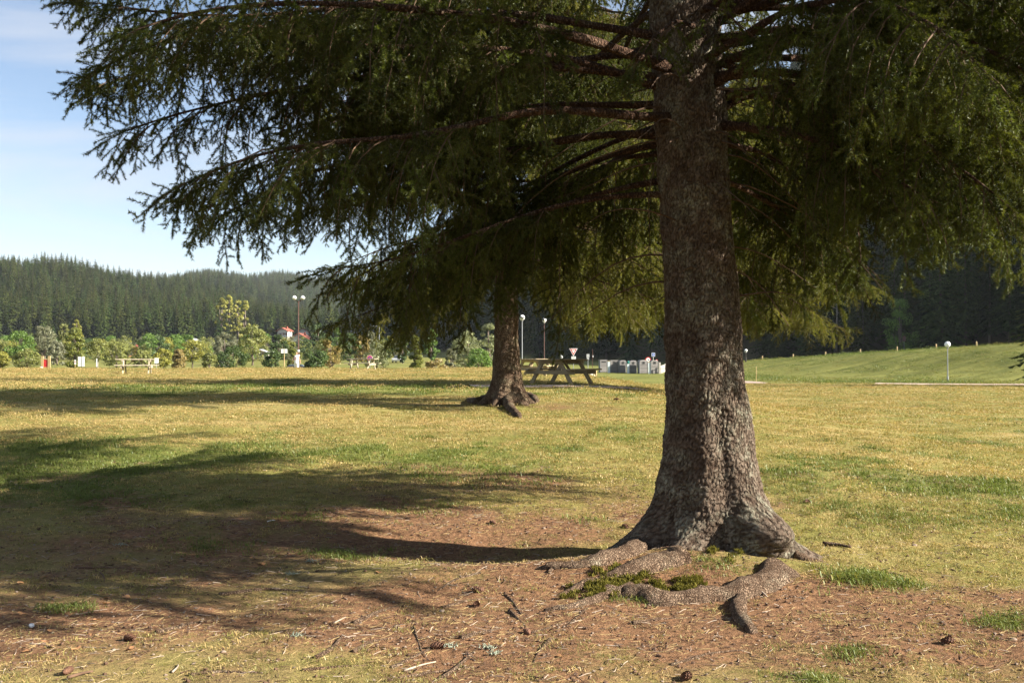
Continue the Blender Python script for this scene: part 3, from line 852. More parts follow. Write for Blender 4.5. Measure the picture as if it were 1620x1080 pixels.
# ---- other spruces
def far_spruce(name_label, x, y, H, r0, Rmax, base_h, seed, lean=0.0, shadow_top=True, cmul=1.0, lowdens=1.0, free=0.0):
    z0 = gz(x, y)
    rr_ = np.random.default_rng(seed)
    t = empty('spruce_tree', (x, y, z0), label=name_label, cat='tree')
    zs = np.concatenate([np.arange(-.3, 6, .06), np.arange(6, H, .4)]); nth = 56
    th = np.linspace(0, 2 * math.pi, nth, endpoint=False)
    Z, T = np.meshgrid(zs, th, indexing='ij')
    rad = r0 * np.interp(Z, [-.3, 0, .4, 1, 3, H * .5, H], [2.0, 1.75, 1.35, 1.12, .98, .6, .06])
    for a, amp, wd in ((R(185), 1.6, .26), (R(-110), 1.1, .25), (R(-65), 1.0, .25), (R(-10), 1.3, .28), (R(70), 1, .3), (R(130), 1, .3)):
        d = np.angle(np.exp(1j * (T - a - seed * .1)))
        rad = rad + r0 * amp * np.exp(-(d / wd) ** 2) * np.exp(-np.clip(Z, 0, 9) / .16)
    V = np.stack([np.cos(T) * rad + lean * Z, np.sin(T) * rad, Z], -1).reshape(-1, 3)
    for i in range(len(V)):
        if V[i][2] > 6: break
        v = Vector(V[i]); nn = mnoise.noise(v * 3) * .02 + mnoise.noise(v * 18) * .012
        V[i] += np.array((v.x, v.y, 0)) / max(.1, math.hypot(v.x, v.y)) * nn
    n = len(zs); ix = np.arange(n * nth).reshape(n, nth); nx = np.roll(ix, -1, 1)
    b = MB(); b.add(V, np.stack([ix[:-1], nx[:-1], nx[1:], ix[1:]], -1).reshape(-1, 4))
    b.build('trunk', M['bark2'], t, smooth=True)
    sp = []; twm = MB()
    hh = base_h; kk = 0
    while hh < H * .95:
        low = hh < base_h + 6.0
        for j in range(6 if low else 3):
            az = kk * PHI + rr_.uniform(-.4, .4); kk += 1
            f = (hh - base_h) / (H - base_h)
            if hh < base_h + free and -math.sin(az) > .55: continue
            L = Rmax * float(np.interp(f, [0, .08, .25, .6, 1], [.78, .95, 1.0, .62, .08])) * rr_.uniform(.8, 1.1)
            p0 = np.array((lean * hh + math.cos(az) * r0 * .6, math.sin(az) * r0 * .6, hh + rr_.uniform(-.2, .2)))
            pts = curve_pts(p0, az, L, .1 * rr_.uniform(.3, 1.6), float(np.interp(f, [0, .3, 1], [.46, .36, .1])) * rr_.uniform(.8, 1.2), .10, 12, .03, rr_)
            if low:
                bb = MB(); bb.tube(pts, np.linspace(.012 + .006 * L, .005, 12), 6); bb.build('branch', M['branch'], t, smooth=True)
                needle_branch(pts, rr_, out=sp, twigs=twm, twig_gap=.13 / lowdens, twig_len=1.1, spray_gap=.17, start=.10, droop=3.0, scale=1.35 * cmul)
            else:
                needle_branch(pts, rr_, out=sp, twigs=None, twig_gap=.42, twig_len=1.0, spray_gap=.30, start=.15, droop=1.4, scale=2.0 * cmul)
        hh += .34 if low else .7
    tag(twm.build('twigs', M['twig'], t), kind='stuff')
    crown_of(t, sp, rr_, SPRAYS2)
    return t
T2 = at(802, 19.0)
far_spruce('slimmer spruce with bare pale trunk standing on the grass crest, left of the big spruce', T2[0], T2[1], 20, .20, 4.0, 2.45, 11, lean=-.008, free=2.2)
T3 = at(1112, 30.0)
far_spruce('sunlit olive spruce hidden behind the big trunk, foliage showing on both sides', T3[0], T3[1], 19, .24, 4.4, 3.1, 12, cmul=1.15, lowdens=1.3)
for i, pl in enumerate([[(775, 636), (755, 640), (738, 633)], [(802, 640), (808, 650), (824, 662)], [(828, 632), (842, 634), (850, 637)]]):
    tr = [o for o in bpy.data.objects if o.get('label', '').startswith('slimmer')][0]
    o = root(pl, .11, .035, None, .42, 60 + i, 14, 'bark2', lift=.06)
    o.parent = tr; o.matrix_parent_inverse = Matrix.Translation(-tr.location)
# ------------------------------------------------------------------ forest conifers
M['fir'] = leaf_mat('conifer_needles', (0.024, 0.038, 0.011), (0.064, 0.080, 0.022), 0.15, 0.45, 0.0, isl=True, hue=0.03)
M['firtrunk'] = simple_mat('conifer_trunk', (0.10, 0.075, 0.055), 0.9, scale=3, bump=0)

def conifer_mesh(seed, H, Rm, whorl, nb, ns, base=.12, droop=.35, wid=.5):
    rr_ = np.random.default_rng(seed)
    b = MB()
    b.tube([(0, 0, -1.5), (0, 0, H * .5), (0, 0, H * .97)], [H * .011, H * .007, .03], 6, 1, cap=False)
    T = []
    z = H * base; k = 0
    while z < H * .985:
        f = (z - H * base) / (H * (1 - base))
        Rz = Rm * (1 - f) ** .85 * (0.75 + .25 * min(1, f * 8)) + .12
        for j in range(nb):
            az = k * PHI + rr_.uniform(-.3, .3); k += 1
            L = Rz * rr_.uniform(.65, 1.15)
            d = np.array((math.cos(az), math.sin(az), 0)); s = np.array((-d[1], d[0], 0))
            dz = -droop * L * rr_.uniform(.6, 1.3) + .25 * L * f
            p0 = np.array((0, 0, z + rr_.uniform(-.2, .2)))
            for q in range(ns):
                t0 = q / ns; t1 = (q + 1.15) / ns
                c0 = p0 + d * L * t0 + np.array((0, 0, dz * t0 ** 1.4)); c1 = p0 + d * L * t1 + np.array((0, 0, dz * min(1, t1) ** 1.4))
                w = wid * L * (1 - t0 * .55) * rr_.uniform(.5, 1.0) / max(1, ns ** .35)
                for sg in (1, -1):
                    tip = (c0 * .35 + c1 * .65) + s * sg * w + np.array((0, 0, -w * rr_.uniform(.2, .75)))
                    T.append((c0, c1, tip))
                T.append((c0, c1, (c0 + c1) / 2 + np.array((0, 0, -w * rr_.uniform(.5, 1.0)))))
        z += whorl * (1 - .45 * f) * rr_.uniform(.8, 1.2)
    T = np.array(T)
    b.add(T.reshape(-1, 3), np.arange(len(T) * 3).reshape(-1, 3), 0)
    return b.mesh('conifer', [M['fir'], M['firtrunk']])

EDGE = [conifer_mesh(100 + i, 24, 3.6 + .3 * i, .62, 8, 6, [.06, .16, .03, .10][i], .42, .42) for i in range(4)]
HILL = [conifer_mesh(200 + i, 24, 4.0 + .4 * i, 1.35, 9, 2, .04, .45, .75) for i in range(5)]

rf = np.random.default_rng(77)
# wood on the right: the front trees one by one, those behind as one mass
def in_view(x, y, m=60):
    px = 810 + x / np.maximum(y, 1) * FPX
    return (px > -m) & (px < 1620 + m)
u = rf.uniform(-60, 360, 3800); v = rf.uniform(0, 150, 3800)
fx = EA[0] + ED[0] * u + EN[0] * v; fy = EA[1] + ED[1] * u + EN[1] * v
ok = (fy > 45)
fx, fy, v = fx[ok], fy[ok], v[ok]
keep = []
cell = {}
for i in np.argsort(v):
    kx = (int(fx[i] // 4.2), int(fy[i] // 4.2))
    if kx in cell: continue
    cell[kx] = 1; keep.append(i)
keep = np.array(keep)
front = [i for i in keep if v[i] < 13 and in_view(fx[i], fy[i], 30)][:130]
fs = set(front)
for i in front:
    o = link('conifer', EDGE[rf.integers(0, 4)])
    s = rf.uniform(.7, 1.15)
    o.location = (fx[i], fy[i], gz(fx[i], fy[i]) - .1); o.rotation_euler = (rf.normal(0, .02), rf.normal(0, .02), rf.uniform(0, 6.28)); o.scale = (s * rf.uniform(.9, 1.15),) * 2 + (s,)
    tag(o, 'dark conifer in the shaded front row of the wood on the right', 'tree', 'front row conifers of the right-hand wood')
rest = np.array([i for i in keep if i not in fs])
src_edge = [source('conifer_shape', m) for m in EDGE]
src_hill = [source('conifer_shape', m) for m in HILL]
def wood(name, label, x, y, smin, smax, sources):
    n = len(x)
    z = g(x, y) - .2
    o = scatter(name, np.stack([x, y, z], -1), np.stack([np.zeros(n), np.zeros(n), rf.uniform(0, 6.28, n)], -1), rf.uniform(smin, smax, n), rf.integers(0, len(sources), n), sources)
    return tag(o, label, 'forest', kind='stuff')
wood('wooded_slope', 'dark shaded conifer wood rising behind the bank on the right', fx[rest], fy[rest], .8, 1.25, src_hill)

def jgrid(x0, x1, y0, y1, st):
    X, Y = np.meshgrid(np.arange(x0, x1, st), np.arange(y0, y1, st))
    X = X.ravel() + rf.uniform(-.95, .95, X.size) * st; Y = Y.ravel() + rf.uniform(-.95, .95, Y.size) * st
    return X, Y
# wooded hill on the left
X, Y = jgrid(-620, -70, 420, 800, 4.7)
dens = np.where(Y < 500, sstep(-112, -165, X), sstep(-62, -130, X - (Y - 400) * .05)) * (rf.random(len(X)) < .93)
ok = (dens > rf.random(len(X)) * .9) & in_view(X, Y, 40)
X, Y = X[ok], Y[ok]
order = np.argsort(Y)
ind = order[:: max(1, len(order[:900]) // 210)][:210]
mask = np.ones(len(X), bool); mask[ind] = False
for i in ind:
    o = link('conifer', HILL[rf.integers(0, 5)])
    s = rf.uniform(.36, .75)
    o.location = (X[i], Y[i], gz(X[i], Y[i]) - .2); o.rotation_euler = (0, 0, rf.uniform(0, 6.28)); o.scale = (s * rf.uniform(.95, 1.3),) * 2 + (s,)
    tag(o, 'dark green conifer on the lower slope of the wooded hill at left', 'tree', 'conifers on the left hill')
wood('wooded_hill', 'dense conifer forest covering the long hill at left', X[mask], Y[mask], .30, .92, src_hill)
# ridges behind
X, Y = jgrid(-1000, 260, 950, 1620, 8.0)
ok = in_view(X, Y, 20) & (g(X, Y) > 20)
wood('wooded_ridge', 'hazy forested ridge behind the wooded hill', X[ok], Y[ok], .8, 1.3, src_hill)
X, Y = jgrid(-1250, -700, 1500, 2050, 9.0)
ok = in_view(X, Y, 20) & (g(X, Y) > 60)
wood('far_wooded_ridge', 'pale blue forested ridge top at the far left edge', X[ok], Y[ok], .9, 1.3, src_hill)
X, Y = jgrid(-420, 400, 1700, 2100, 10.0)
ok = in_view(X, Y, 20) & (g(X, Y) > 55) & (X > -420)
if ok.sum(): wood('distant_wooded_ridge', 'faint far ridge closing the valley in the middle', X[ok], Y[ok], .9, 1.3, src_hill)

# ------------------------------------------------------------------ broadleaf trees and bushes
def lm(name, a, b, t=.3): return leaf_mat(name, a, b, t, .12, .02, True)
def lm(name, a, b, t=.3): return leaf_mat(name, tuple(k * 1.45 for k in a), tuple(k * 1.45 for k in b), t, .12, .02, True)
LM = {
 'green': lm('leaves_green', (.045, .085, .018), (.11, .17, .035)),
 'olive': lm('leaves_olive', (.075, .085, .026), (.16, .165, .05)),
 'yellow': lm('leaves_yellow_green', (.11, .115, .022), (.22, .205, .045)),
 'dark': lm('leaves_dark', (.022, .038, .014), (.055, .08, .022), .2),
 'pale': lm('leaves_pale', (.10, .115, .06), (.21, .22, .115)),
 'brown': lm('leaves_brownish', (.11, .085, .035), (.21, .16, .055)),
 'grey': lm('leaves_grey_green', (.075, .08, .05), (.14, .14, .085)),
 'thuja': lm('leaves_thuja', (.05, .065, .016), (.145, .15, .03)),
}
M['stem'] = simple_mat('broadleaf_stem', (.14, .11, .085), .9, scale=5)
M['palestem'] = simple_mat('pale_stem', (.22, .20, .17), .8, scale=5)

def broadleaf(name, label, px, top, bot, hw, d, kind, seed, shape='round', trunk=.18, nleaf=None, stem='stem', group=None, cat='tree', sparse=1.0):
    x, y, z0 = at(px, d)
    k = d / FPX
    Ht = zrow(top, d) - z0; rx = hw * k
    rr_ = np.random.default_rng(seed)
    t = empty(name, (x, y, z0), label=label, cat=cat, group=group)
    cb = Ht * trunk; cz = (cb + Ht) / 2; rz = (Ht - cb) / 2
    # limbs
    b = MB()
    tr = max(.04, Ht * .022)
    b.tube([(0, 0, -.4), (rx * .05, 0, cb), (0, rx * .05, cz), (0, 0, Ht * .85)], [tr * 1.3, tr, tr * .7, tr * .15], 7)
    ncl = 34 if shape != 'column' else 40
    cls = []
    for i in range(ncl):
        th = rr_.uniform(0, 6.28); uu = rr_.uniform(-1, 1)
        rad = rr_.uniform(.35, 1.0) ** .5
        if shape == 'column':
            prof = math.sqrt(max(.02, 1 - abs(uu) ** 2.2)) * (1 - .25 * uu)
        elif shape == 'flame':
            prof = max(.06, (1 - uu) / 2) ** .6 * (1.0 if uu > -.75 else .8)
        elif shape == 'bush':
            uu = -1 + 2 * rr_.random() ** .8; prof = math.sqrt(max(.03, 1 - max(0, uu) ** 2))
        else:
            prof = math.sqrt(max(.02, 1 - uu * uu)) * (1 + .12 * math.sin(3 * th + seed))
        c = np.array((math.cos(th) * prof * rad * rx * .9, math.sin(th) * prof * rad * rx * .9, cz + uu * rz * .92))
        cls.append((c, rr_.uniform(.18, .34) * min(rx, rz) + .05 * rx))
        if i < 9: b.tube([(0, 0, cb * .9 + (c[2] - cb) * .2), c * np.array((.6, .6, 1)) - np.array((0, 0, .1 * rz)), c], [tr * .5, tr * .3, tr * .1], 5, cap=False)
    b.build('trunk', M[stem], t, smooth=True)
    nl = int((nleaf or 2600) * 1.5)
    ls = max(.05, 1.4 * k)
    per = nl // ncl
    allq = []
    for c, cr in cls:
        m = int(per * sparse)
        dirs = rr_.normal(size=(m, 3)); dirs /= np.linalg.norm(dirs, axis=1, keepdims=True)
        p = c + dirs * (cr * rr_.uniform(.3, 1.05, m) ** .6)[:, None] * np.array((1.15, 1.15, .85))
        nrm = dirs + rr_.normal(0, .55, (m, 3)) + np.array((0, 0, .3)); nrm /= np.linalg.norm(nrm, axis=1, keepdims=True)
        a = np.cross(nrm, rr_.normal(size=(m, 3))); a /= np.linalg.norm(a, axis=1, keepdims=True); bb = np.cross(nrm, a)
        s = (ls * rr_.uniform(.6, 1.3, m))[:, None]
        allq.append(np.stack([p - a * s, p + bb * s * .5, p + a * s, p - bb * s * .5], 1))
    Q = np.concatenate(allq)
    low = Q[:, :, 2].min(axis=1) > -.05
    Q = Q[low]
    cm = MB(); cm.add(Q.reshape(-1, 3), np.arange(len(Q) * 4).reshape(-1, 4))
    tag(cm.build('crown', LM[kind], t), kind='stuff')
    return t

BL = broadleaf
# mixed trees along the foot of the hill, too far to tell apart
def belt_shape(seed, kind, col):
    t = broadleaf('belt_shape', '', 300, 520, 575, 18, 260, kind, seed, col, .05, nleaf=1500)
    sh = []
    for ch in list(t.children):
        if ch.name.startswith('crown'): sh.append(ch.data)
        bpy.data.objects.remove(ch)
    bpy.data.objects.remove(t)
    return source('belt_shape', sh[0])
bs = [belt_shape(800 + i, k_, sh_) for i, (k_, sh_) in enumerate((('green', 'round'), ('olive', 'round'), ('grey', 'column'), ('dark', 'round'), ('yellow', 'round'), ('olive', 'column')))]
nb_ = 190
by_ = rf.uniform(235, 350, nb_); bx_ = -by_ * rf.uniform(.105, .53, nb_)
okb = ~((by_ > 300) & (bx_ / by_ > -.235) & (bx_ / by_ < -.185))
bx_, by_ = bx_[okb], by_[okb]
tag(scatter('tree_belt', np.stack([bx_, by_, g(bx_, by_) - .3], -1), np.stack([0 * bx_, 0 * bx_, rf.uniform(0, 6.28, len(bx_))], -1), rf.uniform(.35, .85, len(bx_)), rf.integers(0, 6, len(bx_)), bs),
    'mixed green belt of far trees along the foot of the wooded hill', 'tree belt', kind='stuff')
BL('leafy_tree', 'round bright green tree at the far left, behind the low olive bush', 33, 524, 578, 21, 170, 'green', 1)
BL('bush', 'low olive bush left of the red panel between wooden posts', 42, 553, 579, 21, 138, 'olive', 2, 'bush', .02, cat='bush')
BL('bush', 'yellowish bush cut by the left picture edge', 0, 556, 578, 14, 140, 'yellow', 3, 'bush', .02, cat='bush')
BL('leafy_tree', 'grey green tree behind the red panel and its bush', 70, 515, 576, 19, 215, 'grey', 4, trunk=.1)
BL('bush', 'greyish brown shrub between red panel and tall yellow green column tree', 90, 540, 577, 14, 190, 'grey', 5, 'bush', .05, cat='bush')
BL('column_tree', 'dense yellow green column shaped tree behind the white notice board', 118, 519, 579, 16, 150, 'thuja', 6, 'column', .02, nleaf=4200)
BL('leafy_tree', 'tall slim pale tree rising behind the column shaped tree, on its left', 101, 510, 570, 10, 262, 'olive', 7, 'column', .1)
BL('leafy_tree', 'tall slim yellowish tree top right behind the column shaped tree', 121, 505, 568, 9, 285, 'yellow', 8, 'column', .1)
BL('young_tree', 'thin young tree with white trunk left of the left picnic table', 154, 536, 578, 16, 142, 'olive', 9, trunk=.35, stem='palestem', sparse=.55)
BL('leafy_tree', 'loose olive trees crown behind the left end of the left picnic table', 184, 540, 577, 22, 172, 'olive', 10, trunk=.05, sparse=.8)
BL('leafy_tree', 'dark round tree right of the small red roofed chalet', 246, 531, 566, 20, 262, 'dark', 11, trunk=.05)
BL('leafy_tree', 'dark green round tree beside the other dark one, under the hill', 277, 530, 566, 16, 275, 'green', 12, trunk=.05)
BL('bush', 'olive shrub just right of the small red roofed chalet', 224, 555, 577, 14, 178, 'olive', 13, 'bush', .02, cat='bush')
BL('young_tree', 'small fruit tree right of the left picnic table', 258, 553, 579, 14, 150, 'yellow', 14, trunk=.25)
BL('bush', 'dark purplish shrub behind the long pale flat rock', 284, 553, 577, 12, 158, 'brown', 15, 'bush', .1, cat='bush')
BL('young_tree', 'loose yellowish fruit tree above the long pale flat rock', 304, 539, 577, 20, 165, 'yellow', 16, trunk=.3, sparse=.7)
BL('bush', 'small round shrub left of the grey sign back', 331, 556, 578, 11, 142, 'olive', 17, 'bush', .1, cat='bush')
BL('bush', 'wide dark green bush right beside the grey sign back', 369, 549, 582, 25, 128, 'dark', 18, 'bush', .02, cat='bush', nleaf=3600)
BL('leafy_tree', 'tall light green tree left of the white houses', 399, 514, 578, 23, 190, 'olive', 19, trunk=.1, nleaf=3600)
BL('leafy_tree', 'pale hazy tree behind the wide dark bush', 355, 527, 574, 16, 225, 'grey', 20, trunk=.1)
BL('bush', 'dark bush between the wide bush and the white sign on brown post', 430, 554, 582, 17, 122, 'dark', 21, 'bush', .02, cat='bush')
BL('leafy_tree', 'dark tree standing in front of the left white house', 441, 531, 574, 15, 232, 'dark', 22, trunk=.1)
BL('column_tree', 'slim yellow green column tree right behind the walking person', 463, 541, 580, 9, 148, 'thuja', 23, 'flame', .02)
BL('conifer_bush', 'dense dark green cone bush right of the walking person', 501, 553, 584, 19, 108, 'dark', 24, 'bush', .0, cat='bush', nleaf=4200)
BL('young_tree', 'orange brown young tree right of the dark cone bush', 523, 536, 582, 15, 118, 'brown', 25, trunk=.2, sparse=.8)
BL('leafy_tree', 'dark round tree on the slope right of the white houses', 503, 511, 560, 15, 305, 'dark', 26, trunk=.05)
BL('leafy_tree', 'bright green small tree on the slope above the centre picnic table', 533, 518, 562, 9, 305, 'green', 27, trunk=.05)
BL('leafy_tree', 'dark tree behind the left end of the centre picnic table', 553, 529, 576, 16, 222, 'dark', 28, trunk=.05)
BL('leafy_tree', 'brownish dark tree behind the round parking ban sign', 573, 530, 576, 13, 212, 'brown', 29, trunk=.05)
BL('bush', 'whitish green willow bush behind the right end of the centre picnic table', 595, 543, 582, 20, 126, 'pale', 30, 'bush', .02, cat='bush')
BL('leafy_tree', 'dull grey tree behind the whitish willow bush', 585, 524, 574, 11, 252, 'grey', 31, trunk=.05)
BL('column_tree', 'flame shaped yellow green thuja left of the slim spruce trunk', 657, 530, 583, 14, 108, 'thuja', 32, 'flame', .03, nleaf=4600)
BL('bush', 'tall pale willow bush left of the slim spruce trunk', 741, 526, 583, 26, 132, 'pale', 33, 'bush', .02, cat='bush', nleaf=3800)
BL('bush', 'bright green shrub at the foot of the tall pale willow', 757, 553, 584, 20, 118, 'green', 34, 'bush', .02, cat='bush')
BL('bush', 'small grey shrub left of the tall pale willow', 713, 551, 583, 9, 124, 'grey', 35, 'bush', .02, cat='bush')
BL('leafy_tree', 'pale tall willow partly hidden by the slim spruce trunk', 773, 508, 580, 15, 150, 'pale', 36, 'column', .05)
BL('leafy_tree', 'dim olive tree in the shade left of the flame shaped thuja', 637, 530, 578, 10, 205, 'dark', 37, trunk=.05)
BL('leafy_tree', 'dim green tree in the shade right of the flame shaped thuja', 682, 520, 578, 12, 222, 'green', 38, trunk=.05)
BL('bush', 'low reddish brown shrub between thuja and tall pale willow', 690, 569, 584, 20, 112, 'brown', 39, 'bush', .0, cat='bush')
BL('leafy_tree', 'bright green broadleaf tree among the dark conifers of the right wood', 1424, 470, 555, 26, 183, 'green', 40, 'column', .05)
for i, (px, top, d) in enumerate([(350, 470, 455), (362, 466, 470), (376, 470, 462), (388, 475, 450)]):
    BL('leafy_tree', ['yellowish tree, leftmost of four pale ones on the dark hill', 'yellowish tree, second of four pale ones on the dark hill',
                      'yellowish tree, third of four pale ones on the dark hill', 'yellowish tree, rightmost of four pale ones on the dark hill'][i], px, top, 520, 9, d, 'yellow', 60 + i, 'column', .05)
for i, (px, top, d, lab) in enumerate([(445, 489, 490, 'dark conifer directly behind the left white house'), (459, 493, 480, 'dark conifer between the two white houses, right of another'), (486, 499, 485, 'dark conifer right of the double street lamp post, above the houses')]):
    o = link('conifer', EDGE[i]); x, y, z = at(px, d); s = (zrow(top, d) - z) / 24
    o.location = (x, y, z); o.scale = (s, s, s); o.rotation_euler = (0, 0, i * 2.0); tag(o, lab, 'tree')
o = link('conifer', EDGE[0]); x, y, z = at(1672, 72); o.location = (x, y, z); o.scale = (.9, .9, .6)
tag(o, 'conifer with pale branch tips cut by the right picture edge', 'tree')
# bare dead stems in the right wood
for i, (px, top, bot, d) in enumerate([(1361, 430, 520, 192), (1458, 440, 515, 184), (1449, 420, 520, 188)]):
    x, y, z = at(px, d); b = MB(); zt = zrow(top, d) - z
    b.tube([(0, 0, -.5), (.15, 0, zt * .5), (-.1, 0, zt)], [.22, .15, .04], 7)
    t = empty('dead_tree', (x, y + 14.0, z + 3), label=['bare pale dead stem under the right side of the crown, in the wood', 'bare pale dead stem right of the bright green tree in the wood', 'thin bare dead stem touching the bright green tree in the wood'][i], cat='tree')
    b.build('trunk', M['palestem'], t, smooth=True)
    for j in range(9):
        a = j * 2.4; hh = zt * (.4 + .06 * j); L = zt * (.28 - .02 * j)
        bb = MB(); bb.tube([(0, 0, hh), (math.cos(a) * L * .5, math.sin(a) * L * .5, hh + L * .25), (math.cos(a) * L, math.sin(a) * L, hh + L * .3)], [.06, .04, .015], 5); bb.build('branch', M['palestem'], t)

# ------------------------------------------------------------------ picnic tables
M['wood'] = wood_mat('picnic_wood', (.34, .26, .15))
M['woodgrey'] = wood_mat('picnic_wood_weathered', (.36, .31, .22))
def board(mb_len, w, t):
    b = MB(); e = min(w, t) * .12
    l, w2, t2 = mb_len / 2, w / 2, t / 2
    prof = [(-w2 + e, -t2), (w2 - e, -t2), (w2, -t2 + e), (w2, t2 - e), (w2 - e, t2), (-w2 + e, t2), (-w2, t2 - e), (-w2, -t2 + e)]
    V = np.array([(s * l, a, c) for s in (-1, 1) for a, c in prof]); i = np.arange(8); j = (i + 1) % 8
    b.add(V, np.stack([i, j, j + 8, i + 8], -1)); b.f.append((np.array([list(range(7, -1, -1))]), 0)); b.f.append((np.array([list(range(8, 16))]), 0))
    return b
def picnic_table(px, d, rz, label, mat, dx=0):
    x, y, z = at(px, d)
    z = max(gz(x - .6, y), gz(x + .6, y), z) - .01
    t = empty('picnic_table', (x, y, z), rz, label, 'picnic table', 'picnic tables on the lawn')
    top = board(1.95, .145, .045).mesh('tabletop_plank', mat)
    ben = board(1.95, .135, .045).mesh('bench_plank', mat)
    for k in range(5):
        o = link('tabletop_plank', top, t); o.location = (0, (k - 2) * .155, .735)
    for s in (-1, 1):
        for k in range(2):
            o = link('bench_plank', ben, t); o.location = (0, s * (.66 + k * .145), .445)
    beamt = board(.80, .10, .065).mesh('top_beam', mat); beamb = board(1.66, .115, .065).mesh('bench_beam', mat)
    leg = board(.86, .12, .06).mesh('leg', mat); brc = board(.62, .09, .045).mesh('brace', mat)
    for s in (-1, 1):
        o = link('top_beam', beamt, t); o.rotation_euler = (0, R(0), R(90)); o.location = (s * .66, 0, .672)
        o.rotation_euler = Euler((R(90), 0, R(90)))
        o.location = (s * .66, 0, .660)
        o = link('bench_beam', beamb, t); o.rotation_euler = Euler((R(90), 0, R(90))); o.location = (s * .66, 0, .362)
        for q in (-1, 1):
            o = link('leg', leg, t)
            ang = math.atan2(.70, -.42 * q)
            o.rotation_euler = (Matrix.Rotation(R(90), 3, 'Z') @ Matrix.Rotation(-ang, 3, 'Y') @ Matrix.Rotation(R(90), 3, 'X')).to_euler()
            o.location = (s * .595, q * .50, .345)
        o = link('brace', brc, t); o.rotation_euler = (0, s * R(38), 0); o.location = (s * .36, 0, .53)
    return t
picnic_table(888, 31.8, R(57), 'nearest picnic table, sunlit end on gravel right of the slim spruce', M['wood'])
picnic_table(846, 46.0, R(70), 'shaded picnic table half hidden behind the slim spruce trunk', M['wood'])
picnic_table(217, 52.0, R(14), 'weathered picnic table alone on the far left of the lawn', M['woodgrey'])
picnic_table(574, 69.0, R(-14), 'weathered picnic table on the crest in front of the round ban sign', M['woodgrey'])

# ------------------------------------------------------------------ gravel paths
M['gravel'] = simple_mat('pink_gravel', (.40, .30, .24), .95, var=.3, scale=3, bump=.3)
def strip(name, label, pts, widths, lift=.02):
    pts = np.array(pts, float); n = 40
    cum = np.concatenate([[0], np.cumsum(np.linalg.norm(np.diff(pts, axis=0), axis=1))]); t = np.linspace(0, cum[-1], n)
    L = np.stack([np.interp(t, cum, pts[:, k]) for k in range(2)], -1); w = np.interp(t, cum, widths)
    tg = np.gradient(L, axis=0); tg /= np.linalg.norm(tg, axis=1, keepdims=True); nr = np.stack([-tg[:, 1], tg[:, 0]], -1)
    rows = []
    for s in np.linspace(-1, 1, 7):
        ww = w * (1 + .25 * (fbm(t * 1.3, np.full(n, s * 3), 5, 3) - .5)) * s
        q = L + nr * ww[:, None]; rows.append(np.stack([q[:, 0], q[:, 1], g(q[:, 0], q[:, 1]) + lift * (1 - s * s * .6)], -1))
    V = np.stack(rows, 1); ix = np.arange(n * 7).reshape(n, 7)
    b = MB(); b.add(V.reshape(-1, 3), np.stack([ix[:-1, :-1], ix[1:, :-1], ix[1:, 1:], ix[:-1, 1:]], -1).reshape(-1, 4))
    return tag(b.build(name, M['gravel'], smooth=True), label, kind='structure')
strip('gravel_patch', 'pinkish gravel under the nearest picnic table', [(-1.2, 28.8), (.8, 29.2), (2.4, 29.6), (3.8, 30.3)], [.9, 1.3, 1.2, .3], .05)
strip('gravel_path', 'pale gravel path crossing the lawn at right', [at(1385, 82)[:2], at(1480, 80)[:2], at(1620, 77)[:2], at(1780, 74)[:2]], [.5, 1.1, 1.4, 1.5], .14)
strip('side_path', 'wedge of pale path right behind the big trunk', [at(1100, 100)[:2], at(1160, 92)[:2], at(1215, 84)[:2]], [2.4, 2.4, .3], .14)

# ------------------------------------------------------------------ street furniture
M['white'] = simple_mat('white_paint', (.78, .78, .76), .5, var=.06, scale=3, bump=.03)
M['globe'] = simple_mat('opal_globe', (.82, .83, .82), .25, var=.03, bump=0, spec=.5)
M['cap'] = simple_mat('grey_cap', (.30, .30, .30), .5)
M['galv'] = simple_mat('galvanised_steel', (.27, .28, .29), .55, metal=.3, var=.1)
M['brownpost'] = simple_mat('red_brown_paint', (.10, .05, .038), .5, var=.15)
M['darkpost'] = simple_mat('dark_paint', (.05, .045, .04), .5)
M['black'] = simple_mat('black_marking', (.03, .03, .03), .6)
M['red'] = simple_mat('sign_red', (.50, .03, .03), .45, var=.08, bump=0)
M['blue'] = simple_mat('sign_blue', (.03, .10, .42), .45, var=.08, bump=0)
M['signgrey'] = simple_mat('sign_back_grey', (.42, .43, .43), .55, var=.1)
M['post'] = wood_mat('bollard_wood', (.45, .33, .16), axis_scale=(8, 8, 1.2))
M['rock'] = simple_mat('pale_rock', (.55, .53, .48), .9, var=.25, scale=3, bump=.6)

def globe_lamp(px, d, ytop, gr, label, post, two_tone=True):
    x, y, z = at(px, d); zt = zrow(ytop, d) - z
    t = empty('globe_lamp', (x, y, z), label=label, cat='street lamp', group='globe lamps')
    b = MB(); b.lathe([(.10, -.2), (.10, .5), (.055, .55), (.045, zt - 2 * gr - .1)], 10); b.build('post', post, t, smooth=False)
    b = MB(); b.lathe([(.05, zt - 2 * gr - .12), (.12, zt - 2 * gr - .05), (.13, zt - 2 * gr + .06), (.0, zt - 2 * gr + .06)], 12); b.build('collar', M['cap'], t)
    a = np.linspace(-math.pi / 2, math.pi / 2, 15); b = MB(); b.lathe([(gr * math.cos(q) + 1e-4, zt - gr + gr * math.sin(q)) for q in a], 20)
    gl = b.build('globe', M['globe'], t, smooth=True)
    if two_tone:
        b = MB(); b.lathe([(gr * 1.01, zt - gr - .05), (gr * 1.015, zt - gr + .0), (gr * 1.01, zt - gr + .05)], 20); b.build('ring', M['cap'], gl)
    return t
globe_lamp(1499, 103, 540, .29, 'globe lamp on grey post standing on the lawn at right', M['galv'], False)
globe_lamp(826, 115, 498, .30, 'tall globe lamp touching the right side of the slim spruce trunk', M['galv'])
